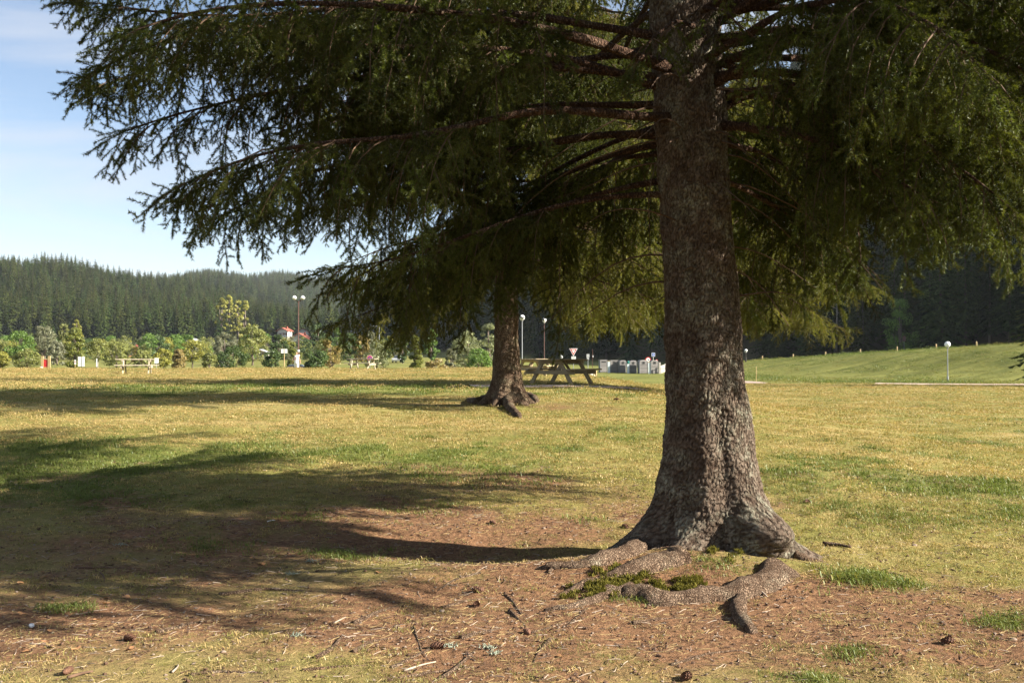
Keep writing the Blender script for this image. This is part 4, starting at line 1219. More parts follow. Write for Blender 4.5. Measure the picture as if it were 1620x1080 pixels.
globe_lamp(861, 130, 503, .27, 'globe lamp on thin brown post right of the slim spruce', M['brownpost'])
globe_lamp(1180, 146, 552, .22, 'small globe lamp just right of the big trunk below the olive crown', M['darkpost'])

def double_lamp():
    d = 112; x, y, z = at(472, d); zt = zrow(470, d) - z
    t = empty('double_street_lamp', (x, y, z), label='tall brown street lamp with two hooded heads above the walking person', cat='street lamp')
    b = MB(); b.lathe([(.12, -.3), (.12, 2.4), (.08, 2.5), (.05, zt - .4)], 10); b.build('post', M['brownpost'], t)
    for zz in (2.0, 2.5): b = MB(); b.lathe([(.135, zz), (.145, zz + .02), (.145, zz + .16), (.135, zz + .18)], 10); b.build('band', M['white'], t)
    for s in (-1, 1):
        b = MB(); b.tube([(0, 0, zt - .6), (s * .15, 0, zt - .4), (s * .30, 0, zt - .35), (s * .42, 0, zt - .3)], .035, 6); b.build('arm', M['brownpost'], t)
        b = MB(); b.lathe([(.02, zt + .18), (.15, zt + .10), (.24, zt - .02), (.26, zt - .12), (.23, zt - .14)], 14, (s * .45, 0, 0)); hd = b.build('lamp_head', M['globe'], t, smooth=True)
        b = MB(); b.lathe([(.23, zt - .13), (.18, zt - .20), (.08, zt - .25), (.0, zt - .26)], 14, (s * .45, 0, 0)); b.build('diffuser', M['white'], hd, smooth=True)
double_lamp()
# hooded lamp far down the valley
x, y, z = at(600, 210); zt = zrow(516, 210) - z
t = empty('street_lamp', (x, y, z), label='distant lamp head just left of the dark wood above the willow', cat='street lamp')
b = MB(); b.tube([(0, 0, 0), (0, 0, zt - .2), (-.3, 0, zt), (-1.0, 0, zt + .05)], [.09, .06, .05, .04], 7); b.build('post', M['galv'], t)
b = MB(); b.box((-1.2, 0, zt + .05), (.9, .35, .16)); b.build('lamp_head', M['globe'], t)

def sign(name, px, d, label, parts, post=None, pw=.03, ybot=None, cat='sign', back=None):
    """parts: (part name, material, polygon in photo pixels, layer)"""
    x, y, z = at(px, d)
    t = empty(name, (x, y, z), label=label, cat=cat)
    top = max(zrow(min(p[1] for p in pl), d) for _, _, pl, _ in parts) - z
    if post: b = MB(); b.tube([(0, .05, -.3), (0, .05, top - .05)], pw, 8); b.build('post', post, t)
    for nm, mt, pl, lay in parts:
        poly = [((p[0] - px) / FPX * d, zrow(p[1], d) - z) for p in pl]
        ar = sum(poly[i][0] * poly[(i + 1) % len(poly)][1] - poly[(i + 1) % len(poly)][0] * poly[i][1] for i in range(len(poly)))
        if ar < 0: poly = poly[::-1]
        b = MB(); b.prism(poly, -.006 * lay, .0 if lay == 0 else -.006 * lay + .004) if lay else b.prism(poly, 0, .02)
        b.build(nm, M[mt], t)
    return t
def rect(x0, y0, x1, y1): return [(x0, y0), (x1, y0), (x1, y1), (x0, y1)]
def circ(cx, cy_, r, n=20): return [(cx + r * math.cos(2 * math.pi * i / n), cy_ + r * math.sin(2 * math.pi * i / n)) for i in range(n)]
def tri(cx, y0, y1, w): return [(cx - w, y0), (cx + w, y0), (cx, y1)]

sign('yield_sign', 907.2, 120, 'red and white triangular give way sign with plate below, above the nearest table',
     [('border', 'white', tri(907.2, 551, 563.2, 6.6), 0), ('red_triangle', 'red', tri(907.2, 551.9, 561.6, 5.3), 1), ('white_centre', 'white', tri(907.2, 553.4, 558.8, 3.0), 2),
      ('mark', 'signgrey', rect(906.2, 554.6, 908.2, 555.6), 3), ('plate', 'white', rect(904, 563.6, 911, 568), 0), ('plate_lettering', 'signgrey', rect(905, 564.6, 910, 566.3), 1)], M['galv'])
sign('round_sign', 888, 125, 'small round white sign above the left side of the nearest table', [('disc', 'white', circ(888, 564.5, 2.6), 0), ('mark', 'signgrey', rect(887.4, 563, 888.6, 566), 1)], M['galv'])
sign('plate_sign', 930.2, 115, 'grey pole with two small plates between nearest table and bins', [('plate', 'signgrey', rect(927.9, 559.8, 932.6, 565), 0), ('plate', 'signgrey', rect(928.3, 565.4, 932, 568.8), 0)], M['galv'])
sign('parking_ban_sign', 585, 104, 'round blue and red ban sign above the centre picnic table',
     [('border', 'white', circ(585, 566.3, 4.6), 0), ('red_ring', 'red', circ(585, 566.3, 4.2), 1), ('blue_field', 'blue', circ(585, 566.3, 3.1), 2),
      ('red_bar', 'red', [(582.6, 564.6), (583.4, 563.8), (587.4, 568.0), (586.6, 568.8)], 3), ('red_bar', 'red', [(586.6, 563.8), (587.4, 564.6), (583.4, 568.8), (582.6, 568.0)], 3.5)], M['galv'])
sign('blue_sign', 1033.5, 172, 'small square blue sign on white post behind the bins', [('border', 'white', rect(1030.8, 557.8, 1036.3, 563.8), 0), ('blue_field', 'blue', rect(1031.4, 558.4, 1035.7, 563.2), 1), ('mark', 'white', rect(1032.6, 560.2, 1034.5, 561.4), 2)], M['white'])
sign('round_ban_sign', 1025.3, 165, 'round red rimmed sign showing a dark mark above the fifth bin', [('red_ring', 'red', circ(1025.3, 569, 4.6), 0), ('white_field', 'white', circ(1025.3, 569, 3.2), 1), ('mark', 'black', rect(1024.6, 568.5, 1027, 569.8), 2)], M['galv'])
sign('small_round_sign', 1038.8, 168, 'tiny round red rimmed sign above the rightmost bin', [('red_ring', 'red', circ(1038.8, 570.3, 2.0), 0), ('white_field', 'white', circ(1038.8, 570.3, 1.2), 1)], M['galv'])
sign('white_sign', 1059.5, 150, 'white rectangular sign beside the left edge of the big trunk', [('panel', 'white', rect(1057.6, 562, 1062.4, 572), 0), ('band', 'signgrey', rect(1057.6, 572.4, 1062.4, 573.6), 0)], M['galv'])
sign('white_post', 1057.3, 148, 'short white post below the white sign by the big trunk', [('body', 'white', rect(1056, 574, 1058.8, 590), 0)])
sign('brown_post_sign', 449.5, 100, 'white rectangular sign on brown post left of the walking person', [('panel', 'white', rect(444.7, 551.8, 454.5, 558.6), 0), ('batten', 'woodgrey', rect(449, 552, 450.1, 558.4), 1)], M['post'], .045)
M['woodgrey'] = M['woodgrey']
sign('sign_back', 350.8, 128, 'grey back of a small sign left of the wide dark bush', [('panel', 'white', rect(347, 567, 355, 580.5), 0), ('crossbar', 'signgrey', rect(347, 570.5, 355, 571.4), 1), ('crossbar', 'signgrey', rect(347, 575, 355, 575.9), 1), ('upright', 'signgrey', rect(350.5, 567, 351.3, 580.5), 2)], M['galv'])
sign('notice_board', 128.8, 122, 'white two part notice board behind the crest at left', [('panel', 'white', rect(123.6, 564, 128.2, 579.5), 0), ('panel', 'white', rect(129.2, 564, 134, 579.5), 0), ('crossbar', 'signgrey', rect(123.6, 574.6, 134, 575.3), 1), ('upright', 'black', rect(128.2, 567, 129.2, 580), 0)], M['darkpost'])
sign('marker_post', 118.8, 122, 'thin white marker post with orange foot left of the notice board', [('body', 'white', rect(117.7, 569, 120.1, 576), 0), ('foot', 'post', rect(118.3, 576, 119.5, 581), 0), ('band', 'red', rect(118.5, 571, 119.5, 573.6), 1)])
sign('white_stake', 153, 130, 'white stake under the thin young tree', [('body', 'white', rect(152.2, 567, 153.9, 580), 0)])
sign('white_box', 247.6, 120, 'white box at the right end of the left picnic table', [('front', 'white', rect(244.3, 566, 251, 574.6), 0), ('slot', 'black', rect(245.6, 574.8, 247, 577), 0)], M['galv'])
sign('brown_sign', 1430.5, 158, 'small brown sign on thin post at the edge of the right wood', [('panel', 'brownpost', rect(1428, 531.5, 1433.4, 540), 0)], M['galv'])
sign('yellow_stake', 1196.4, 84, 'thin yellow stake on the lawn right of the big trunk', [('body', 'post', rect(1196, 579.5, 1196.9, 604), 0)])
sign('slim_post', 937.6, 128, 'slim dark post with white tag left of the bins', [('tag', 'white', rect(937.6, 562, 938.8, 565), 1), ('body', 'brownpost', rect(937.1, 552, 938, 582), 0)])

# red panel between wooden posts
x, y, z = at(72.5, 118); kpx = 118 / FPX
t = empty('panel_stand', (x, y, z), label='red panel between two wooden posts at the far left', cat='panel')
for nm, mt, (x0, y0, x1, y1), th in (('post', 'post', (65.3, 563, 69.2, 583), .14), ('post', 'post', (76, 563, 79.9, 583), .14), ('rail', 'post', (69.2, 567, 76, 568.6), .10), ('red_panel', 'red', (69.2, 568.7, 76, 583), .04)):
    b = MB(); b.box((((x0 + x1) / 2 - 72.5) * kpx, 0, zrow((y0 + y1) / 2, 118) - z), ((x1 - x0) * kpx, th, (y1 - y0) * kpx)); b.build(nm, M[mt], t)
x, y, z = at(65.5, 116); b = MB(); b.box((0, 0, zrow(576, 116) - z), (.22, .2, .65)); b.box((0, 0, zrow(573.5, 116) - z), (.24, .22, .28))
t = empty('litter_bin', (x, y, z), label='small white and dark litter bin beside the red panel', cat='bin')
b = MB(); b.lathe([(.11, 0), (.13, .6), (.13, .75)], 12); b.build('body', M['darkpost'], t)
b = MB(); b.lathe([(.0, 1.02), (.14, 1.0), (.16, .74), (.13, .73)], 12); b.build('lid', M['white'], t)

# wooden bollards along the bank
def bollard_at(px, py, label, d=None):
    if d is None: d = float(np.interp(px, [1182, 1545], [150, 125]))
    x, y, z = at(px, d)
    b = MB(); b.lathe([(.09, -.3), (.09, .50), (.075, .56), (.0, .57)], 10)
    o = b.build('bollard', M['post']); o.location = (x, y, z + .02); o.rotation_euler = (0, R((px * 7) % 5 - 2), 0)
    return tag(o, label, 'bollard', 'wooden bollards on the bank')
names = ['first', 'second', 'third', 'fourth', 'fifth', 'sixth', 'seventh']
for i, px in enumerate((1206, 1255, 1306, 1361, 1419, 1481, 1545)):
    bollard_at(px, 0, '%s wooden bollard along the grass bank counted from the big trunk' % names[i])
for i, px in enumerate((939.6, 942.6)):
    o = bollard_at(px, 0, ['left one of two short wooden posts beside the bins', 'right one of two short wooden posts beside the bins'][i], 128); o.scale = (1.3, 1.3, 1.15)

# rocks
def rock(px, d, w, h, label, seed):
    x, y, z = at(px, d); bm = bmesh.new(); bmesh.ops.create_icosphere(bm, subdivisions=3, radius=1)
    for v in bm.verts:
        n = mnoise.noise(v.co * 1.3 + Vector((seed, 0, 0))) * .28 + mnoise.noise(v.co * 4 + Vector((seed, 3, 0))) * .08
        v.co *= 1 + n; v.co.x *= w / 2; v.co.y *= w * .35; v.co.z = max(v.co.z, -.25) * h
    me = bpy.data.meshes.new('rock'); bm.to_mesh(me); bm.free(); me.materials.append(M['rock'])
    o = link('rock', me); o.location = (x, y, z + h * .1); return tag(o, label, 'rock')
rock(935, 92, .85, .55, 'pale boulder between the nearest picnic table and the bins', 1)
rock(297, 120, 2.1, .42, 'long pale flat rock behind the crest right of the left picnic table', 2)
rock(506, 92, .95, .20, 'pale flat stone below the dark cone bush', 3)
rock(520, 93, .8, .20, 'second pale flat stone, right of the dark cone bush foot', 4)
rock(17, 100, 1.5, .30, 'low grey rock at the far left edge of the crest', 5)
# ------------------------------------------------------------------ clad waste containers
M['clad'] = wood_mat('grey_cladding', (.22, .205, .195), axis_scale=(1.5, 9, 9))
M['frame'] = simple_mat('container_frame', (.17, .17, .17), .6)
M['teal'] = simple_mat('teal_plastic', (.03, .20, .17), .5)
M['panelw'] = simple_mat('pale_panel', (.60, .66, .68), .6, var=.08)
def container(px0, px1, ytop, ybot, d, label, gable, slot):
    pc = (px0 + px1) / 2; k = d / FPX; w = (px1 - px0) * k; x = (pc - 810) * k; z = min(gz(x, d), zrow(ybot, d)); z = gz(x, d); H = (ybot - ytop) * k
    t = empty('waste_container', (x, d, z), R(8), label, 'container', 'grey timber clad waste containers')
    hw = w / 2; dep = 1.15
    b = MB(); ht = H if not gable else H * .90
    b.box((0, dep / 2, ht / 2), (w * .96, dep * .97, ht - .04)); b.build('body', M['frame'], t)
    n = 9
    ph = (ht - .06) / n
    pm = board(w * .93, .03, ph - .022)
    pmm = pm.mesh('plank', M['clad'])
    for i in range(n):
        o = link('plank', pmm, t); o.location = (0, 0, .05 + ph * (i + .5))
    for s in (-1, 1):
        b = MB(); b.box((s * (hw - .03), 0, ht / 2), (.06, .06, ht)); b.build('corner_post', M['frame'], t)
    if gable:
        b = MB(); b.prism([(-hw, ht - .03), (hw, ht - .03), (hw * .62, H), (-hw * .62, H)], -.03, dep)
    else:
        b = MB(); b.box((0, dep / 2 - .02, ht + .0), (w, dep + .08, .05))
    b.build('roof', M['clad'], t)
    b = MB(); sw, sh, sz = slot
    if sw == sh and gable and sw < .3: b.prism([(sw * math.cos(a) * .7, H * sz + sw * .7 * math.sin(a)) for a in np.linspace(0, 2 * math.pi, 14, endpoint=False)], -.045, -.02)
    else: b.box((0, -.035, H * sz), (sw, .03, sh))
    b.build('opening', M['black'], t)
    return t
container(949.2, 961, 568.2, 588, 150, 'flat topped timber container with a wide slot, leftmost in the row', False, (.62, .14, .84))
container(965.4, 978.3, 568.8, 588.6, 148, 'flat topped timber container with square opening, second in the row', False, (.32, .32, .82))
container(980.2, 991.2, 569.4, 589.4, 147, 'chamfered timber container with round opening left of the teal topped post', True, (.26, .26, .80))
container(996, 1007.6, 569.8, 590, 145.5, 'chamfered timber container with round opening right of the teal topped post', True, (.26, .26, .80))
container(1011.4, 1025.2, 570.2, 591.4, 144, 'chamfered timber container with square opening, second from right', True, (.30, .30, .80))
container(1029.6, 1042, 571.2, 592.4, 142, 'timber container with square opening at the right end of the row', True, (.31, .31, .82))
def info_panel(px0, px1, y0, y1, d, label, teal):
    d -= 1.0; k = d / FPX; x = ((px0 + px1) / 2 - 810) * k; z = gz(x, d)
    t = empty('panel_post', (x, d, z), label=label, cat='panel', group='pale panels between the containers')
    H = (y1 - y0) * k; b = MB(); b.box((0, 0, H / 2 - .1), ((px1 - px0) * k, .08, H + .2)); b.build('board', M['panelw'], t)
    b = MB(); b.box((0, 0, H + .02), ((px1 - px0) * k + .04, .12, .08)); b.build('cap', M['post' if not teal else 'teal'], t)
    if teal: b = MB(); b.lathe([(.16, H + .05), (.17, H + .25), (.08, H + .36), (0, H + .37)], 12); b.build('hood', M['teal'], t)
info_panel(961.4, 965.1, 570, 588.3, 148.6, 'pale panel between the two flat topped containers', False)
info_panel(992, 995.6, 574, 589.6, 146, 'pale post with teal hood between the two round opening containers', True)
info_panel(1025.6, 1029.2, 573, 591.2, 143, 'pale panel left of the rightmost container', False)
# picket fence right of the containers
fx0 = at(1043.8, 141); fx1 = at(1064, 152)
t = empty('picket_fence', fx0, label='pale wooden picket fence running back from the rightmost container', cat='fence')
vx = np.array(fx1[:2]) - np.array(fx0[:2]); L_ = np.linalg.norm(vx); vx /= L_
ang = math.atan2(vx[1], vx[0])
M['picket'] = wood_mat('pale_picket_wood', (.52, .47, .42), axis_scale=(9, 9, 1))
pk = MB().box((0, 0, .55), (.10, .025, 1.1)).mesh('picket', M['picket'])
for i in range(int(L_ / .22)):
    o = link('picket', pk, t); o.location = (vx[0] * i * .22, vx[1] * i * .22, gz(fx0[0] + vx[0] * i * .22, fx0[1] + vx[1] * i * .22) - fx0[2]); o.rotation_euler = (0, 0, ang)
for zz in (.35, .95):
    b = MB(); b.box((vx[0] * L_ / 2, vx[1] * L_ / 2 + .04, zz), (L_, .04, .08), (0, 0, ang)); b.build('rail', M['picket'], t)
for s in (0, 1):
    b = MB(); b.box((vx[0] * L_ * s, vx[1] * L_ * s, .75), (.22, .22, 1.6)); b.build('post', M['picket'], t)

# ------------------------------------------------------------------ houses
M['render'] = simple_mat('white_render', (.70, .67, .60), .9, var=.08, scale=.6, bump=.05)
M['tile'] = simple_mat('red_roof_tiles', (.27, .085, .055), .85, var=.25, scale=2.0, bump=.3)
M['glass'] = simple_mat('window_glass', (.03, .035, .04), .15, bump=0, spec=.6)
M['shutter'] = simple_mat('brown_shutter', (.20, .09, .05), .7)
M['ochre'] = simple_mat('orange_wood', (.48, .22, .09), .8)
def house(px, d, ybase, w, dep, wallh, rise, rz, label, wins, tint='render', chim=True, over=.5, roof='tile'):
    x = (px - 810) / FPX * d; z = zrow(ybase, d)
    zg = gz(x, d); z = max(z, zg - .5)
    t = empty('house', (x, d, z), rz, label, 'house', 'houses in the valley')
    drop = max(0, z - zg) + 2
    hw = w / 2
    b = MB(); b.prism([(-hw, -drop), (hw, -drop), (hw, wallh), (0, wallh + rise * .96), (-hw, wallh)], 0, dep); b.build('wall', M[tint], t)
    ov = over
    sl = rise / hw
    rb = MB()
    for s in (-1, 1):
        poly = [(0, wallh + rise + .02), (s * (hw + ov), wallh - ov * sl + .02), (s * (hw + ov), wallh - ov * sl + .20), (0, wallh + rise + .20)]
        if s > 0: poly = poly[::-1]
        rb.prism(poly, -.9, dep + .9)
    rf_ = rb.build('roof', M[roof], t)
    if chim: b = MB(); b.box((hw * .4, dep * .5, wallh + rise * .9), (.6, .6, 1.6)); b.build('chimney', M['tile'], rf_)
    b = MB()
    for s in (-1, 1):
        poly = [(0, wallh + rise - .06), (s * (hw + ov), wallh - ov * sl - .06), (s * (hw + ov), wallh - ov * sl + .02), (0, wallh + rise + .02)]
        if s > 0: poly = poly[::-1]
        b.prism(poly, -.93, -.85)
    b.build('bargeboard', M['shutter'], rf_)
    for wx, wz, ww, wh in wins:
        b = MB(); b.box((wx, -.02, wz), (ww, .08, wh)); wn_ = b.build('window', M['white'], t)
        b = MB(); b.box((wx, -.065, wz), (ww * .8, .02, wh * .85)); b.build('pane', M['glass'], wn_)
        for s in (-1, 1):
            b = MB(); b.box((wx + s * ww * .78, -.03, wz), (ww * .5, .06, wh)); b.build('shutter', M['shutter'], wn_)
    return t
house(473, 420, 547, 7.4, 6, 2.9, 2.1, R(-6), 'white gabled house with red roof, lower of the pair right behind the lamp post', [(-2.0, 1.2, 1.0, 1.2), (1.6, 1.3, 1.0, 1.2), (.4, 3.4, .8, .9)])
house(447, 440, 533, 4.8, 3.6, 2.6, 1.2, R(-18), 'white house with red roof, upper left of the pair', [(-1.0, 1.3, .9, 1.1), (1.2, 1.3, .9, 1.1)])
house(479, 455, 531, 4.6, 8, 1.6, 1.6, R(10), 'red roof peeking out behind the lower white house', [], chim=False)
house(210, 300, 566, 3.6, 6, 2.2, 1.0, R(12), 'small chalet with red roof and orange wall behind the left picnic table', [(-.5, 1.2, .8, .9)], 'ochre')
house(412, 275, 566, 3.0, 5, 1.4, .7, R(5), 'low white house hidden between bushes left of the brown post sign', [(0, 1.0, .8, .8)], chim=False, roof='signgrey')
house(552, 420, 530, 3.4, 6, 1.0, .8, R(0), 'pale roof far up the valley above the centre picnic table', [], chim=False, roof='signgrey')
house(303, 330, 545, 2.2, 4, 1.2, .6, R(0), 'pale hut half hidden above the fruit tree', [(0, .8, .7, .8)], chim=False, roof='signgrey')
house(501, 330, 556, 2.2, 4, 1.4, .5, R(0), 'small white hut right of the white houses', [(0, .8, .7, .8)], chim=False, roof='signgrey')

# ------------------------------------------------------------------ cars
M['carblue'] = simple_mat('car_paint_grey_blue', (.10, .15, .22), .3, metal=.3, var=.05, bump=0, spec=.6)
M['carwhite'] = simple_mat('car_paint_silver', (.55, .57, .58), .3, metal=.3, var=.05, bump=0, spec=.6)
M['tyre'] = simple_mat('tyre_rubber', (.03, .03, .03), .9)
def car(px, d, rz, label, paint):
    x, y, z = at(px, d)
    t = empty('car', (x, y, z), rz, label, 'car')
    low = [(-2.05, .35), (-2.08, .62), (-1.95, .86), (-1.1, .93), (1.9, .93), (2.05, .80), (2.08, .40), (1.9, .28), (-1.9, .28)]
    b = MB(); b.prism(low, -.85, .85); b.build('body', paint, t)
    cab = [(-1.15, .93), (-.45, 1.36), (.95, 1.40), (1.75, .93)]
    n = len(cab)
    V = np.array([(a, -.80 if c < 1 else -.62, c) for a, c in cab] + [(a, .80 if c < 1 else .62, c) for a, c in cab]); i = np.arange(4); j = (i + 1) % 4
    b = MB(); b.add(V, np.stack([i, i + 4, j + 4, j], -1)); b.f.append((np.array([[0, 1, 2, 3]]), 0)); b.f.append((np.array([[7, 6, 5, 4]]), 0)); b.build('cabin', M['glass'], t)
    b = MB(); b.box((.25, 0, 1.40), (1.45, 1.26, .06)); b.build('roof', paint, t)
    for s in (-1, 1):
        for q in (-1.3, 1.3):
            bb = MB(); bb.tube([(q, s * .70, .31), (q, s * .90, .31)], [.31, .31], 16); w_ = bb.build('wheel', M['tyre'], t)
            bb = MB(); bb.tube([(q, s * .88, .31), (q, s * .91, .31)], [.19, .19], 14); bb.build('rim', M['galv'], w_)
        b = MB(); b.box((-2.06, s * .6, .70), (.06, .35, .14)); b.build('headlight', M['white'], t)
        b = MB(); b.box((2.06, s * .65, .74), (.06, .3, .14)); b.build('tail_light', M['red'], t)
    return t
car(465, 124, R(4), 'grey blue car parked behind the crest at the walking person', M['carblue'])
car(630, 215, R(82), 'silver car on the valley road left of the flame shaped thuja', M['carwhite'])

# ------------------------------------------------------------------ walking person, seen from behind
M['skin'] = simple_mat('skin', (.50, .30, .21), .6, var=.08, bump=0)
M['cloth'] = simple_mat('white_cloth', (.80, .79, .78), .9, var=.05, bump=.1)
M['hair'] = simple_mat('short_fair_hair', (.32, .22, .13), .9)
def person(px, d):
    x, y, z = at(px, d)
    t = empty('person', (x, y, z), R(-6), 'person in white sleeveless jersey and white shorts walking away across the crest', 'person')
    J = {'pel': (0, 0, .95, .13), 'sp': (0, 0, 1.15, .125), 'ch': (0, .01, 1.38, .15), 'nk': (0, .02, 1.52, .058), 'nk2': (0, .03, 1.57, .055), 'hd': (0, .045, 1.67, .088), 'hd2': (0, .04, 1.745, .075), 'nose': (0, .15, 1.665, .014)}
    E = [('pel', 'sp'), ('sp', 'ch'), ('ch', 'nk'), ('nk', 'nk2'), ('nk2', 'hd'), ('hd', 'hd2'), ('hd', 'nose')]
    for s, n in ((-1, 'l'), (1, 'r')):
        sw = .10 * s
        J.update({n + 'sh': (s * .19, 0, 1.44, .062), n + 'el': (s * .28, -.02 + sw * .5, 1.17, .042), n + 'wr': (s * .33, .05 + sw, .93, .03), n + 'hn': (s * .34, .07 + sw, .86, .034),
                  n + 'hp': (s * .10, 0, .90, .098), n + 'kn': (s * .11, .06 - sw * 1.2, .50, .062), n + 'an': (s * .11, -.05 - sw * 2.0, .09, .042), n + 'to': (s * .13, .10 - sw * 2.0, .035, .032)})
        E += [('ch', n + 'sh'), (n + 'sh', n + 'el'), (n + 'el', n + 'wr'), (n + 'wr', n + 'hn'), ('pel', n + 'hp'), (n + 'hp', n + 'kn'), (n + 'kn', n + 'an'), (n + 'an', n + 'to')]
        for f in range(4):
            hx, hy, hz, _ = J[n + 'hn']; ln = (.065, .075, .072, .055)[f]
            J[n + 'f%d' % f] = (hx + (f - 1.5) * .004, hy + (1.5 - f) * .02, hz - .045, .0095); J[n + 'g%d' % f] = (hx - s * .012, hy + (1.5 - f) * .022 + .008, hz - .045 - ln * .8, .008)
            E += [(n + 'hn', n + 'f%d' % f), (n + 'f%d' % f, n + 'g%d' % f)]
        J[n + 't'] = (J[n + 'hn'][0] - s * .01, J[n + 'hn'][1] + .045, J[n + 'hn'][2] - .01, .011); J[n + 't2'] = (J[n + 't'][0], J[n + 't'][1] + .012, J[n + 't'][2] - .035, .009)
        E += [(n + 'hn', n + 't'), (n + 't', n + 't2')]
    keys = list(J); ix = {k: i for i, k in enumerate(keys)}
    me = bpy.data.meshes.new('body'); me.from_pydata([J[k][:3] for k in keys], [(ix[a], ix[b_]) for a, b_ in E], [])
    o = link('body', me, t); me.materials.append(M['skin'])
    md = o.modifiers.new('skin', 'SKIN'); md.use_smooth_shade = True
    for i, k in enumerate(keys): me.skin_vertices[0].data[i].radius = (J[k][3],) * 2; me.skin_vertices[0].data[i].use_root = (k == 'pel')
    ss = o.modifiers.new('sub', 'SUBSURF'); ss.levels = 1; ss.render_levels = 2
    b = MB(); b.lathe([(.21, .80), (.215, .95), (.205, 1.12), (.215, 1.30), (.21, 1.42), (.17, 1.49), (.09, 1.53)], 24, (0, .01, 0), sy=.72); jr = b.build('jersey', M['cloth'], t, smooth=True)
    b = MB()
    for s in (-1, 1): b.tube([(s * .09, 0, .93), (s * .11, .03 - .05 * s, .70), (s * .12, .05 - .10 * s, .46)], [.125, .125, .115], 16, cap=False)
    b.build('shorts', M['cloth'], t, smooth=True)
    for s in (-1, 1):
        b = MB(); b.box((s * .12, -.20 * s + .03, .045), (.10, .28, .09), taper=.8); b.build('shoe', M['cloth'], t)
    b = MB(); b.lathe([(.094, 1.68), (.096, 1.72), (.085, 1.77), (.05, 1.81), (0, 1.822)], 16, (0, .025, 0), sy=1.1); b.build('hair', M['hair'], t, smooth=True)
    cu = bpy.data.curves.new('jersey_number', 'FONT'); cu.body = '27'; cu.size = .30; cu.align_x = 'CENTER'; cu.extrude = .002; cu.materials.append(M['red'])
    tmp = bpy.data.objects.new('tmp_number', cu); COL.objects.link(tmp)
    dg = bpy.context.evaluated_depsgraph_get(); me2 = bpy.data.meshes.new_from_object(tmp.evaluated_get(dg)); bpy.data.objects.remove(tmp)
    n_ = link('jersey_number', me2, jr); n_.rotation_euler = (R(90), 0, 0); n_.location = (0, -.157, 1.14)
person(469, 95)

# ------------------------------------------------------------------ grass
def tuft_mesh(seed, mat, n, h, spread, w, lean=.6):
    rr_ = np.random.default_rng(seed)
    Vs = []; Fs = []
    for i in range(n):
        a = rr_.uniform(0, 6.28); r = spread * math.sqrt(rr_.random()); bx, by = r * math.cos(a), r * math.sin(a)
        az = rr_.uniform(0, 6.28); hh = h * rr_.uniform(.5, 1.2); le = lean * rr_.uniform(.3, 1.5)
        d = np.array((math.cos(az), math.sin(az), 0)); s = np.array((-d[1], d[0], 0)) * w * rr_.uniform(.7, 1.3)
        p0 = np.array((bx, by, -.004)); p1 = p0 + d * hh * le * .35 + np.array((0, 0, hh * .62)); p2 = p0 + d * hh * le + np.array((0, 0, hh * (1 - .25 * le)))
        k = len(Vs); Vs += [p0 - s, p0 + s, p1 + s * .8, p1 - s * .8, p2]; Fs.append((k, k + 1, k + 2, k + 3)); Fs.append((k + 3, k + 2, k + 4, k + 4))
    b = MB(); V = np.array(Vs); F = np.array(Fs)
    b.add(V, F[::2]); b.f.append((F[1::2][:, :3], 0))
    return b.mesh('grass_tuft', mat)
GM = [leaf_mat('grass_straw', (.26, .165, .06), (.45, .34, .15), .25, .25, .02), leaf_mat('grass_olive', (.13, .125, .035), (.25, .225, .075), .3, .25, .02), leaf_mat('grass_green', (.065, .095, .02), (.15, .18, .045), .3, .25, .02)]
srcs = []
for mi in range(3):
    for s in range(3):
        srcs.append(source('tuft_shape', tuft_mesh(300 + mi * 10 + s, GM[mi], 16, [.020, .022, .028][mi], .06, .0015, [1.9, 1.7, 1.3][mi])))
for mi in range(3):
    for s in range(2):
        srcs.append(source('patch_shape', tuft_mesh(400 + mi * 10 + s, GM[mi], 60, [.024, .026, .030][mi], .24, .0035, 1.1)))
rgx = np.random.default_rng(901)
PP = []; SS = []; VV = []
for (y0, y1, dens, big, smul) in ((3.6, 7.0, 420, 0, 1.0), (7.0, 11.0, 260, 0, 1.15), (11, 18, 110, 0, 1.5), (11, 24, 22, 1, 1.0), (24, 50, 10, 1, 1.5), (50, 86, 4.0, 1, 2.2)):
    xm = y1 * .49 + 2.0
    n = int((y1 - y0) * 2 * xm * dens)
    x = rgx.uniform(-xm, xm, n); y = rgx.uniform(y0, y1, n)
    k_ = np.abs(x) < y * .49 + 2.0
    x, y = x[k_], y[k_]
    so, gr = cover(x, y)
    f2 = fbm(x / .25, y / .25, 55, 3)
    keep_ = rgx.random(len(x)) < np.clip(1.15 - so * 1.05 + (f2 - .5) * 1.2, .02, 1)
    dt = np.hypot(x - TX, (y - TY)); keep_ &= dt > .75
    x, y, so, gr = x[keep_], y[keep_], so[keep_], gr[keep_]
    n3 = fbm(x / .9, y / .9, 66, 3)
    mo_ = sstep(10.8, 7.2, y) * sstep(3.5, .5, x)
    thin = rgx.random(len(x)) > mo_ * np.clip(1.0 - (fbm(x / .5, y / .5, 91, 3) - .35) * 2.4, 0, .85)
    x, y, so, gr, n3, mo_ = x[thin], y[thin], so[thin], gr[thin], n3[thin], mo_[thin]
    u_ = rgx.random(len(x)) * .6 + n3 * .4
    cls = np.where(gr * 1.0 + (n3 - .5) * 1.2 > .30 + u_ * .5, 2, np.where(u_ < .42 + (n3 - .5) * .8 + mo_ * .22, 1, 0))
    var = cls * 3 + rgx.integers(0, 3, len(x)) if not big else 9 + cls * 2 + rgx.integers(0, 2, len(x))
    PP.append(np.stack([x, y, g(x, y) + .002], -1)); VV.append(var)
    sc_ = smul * rgx.uniform(.55, 1.3, len(x)) * (1 + .5 * (cls == 2) * (fbm(x / .6, y / .6, 71, 2) > .55) * (1 - big))
    SS.append(sc_)
nbk = 9000
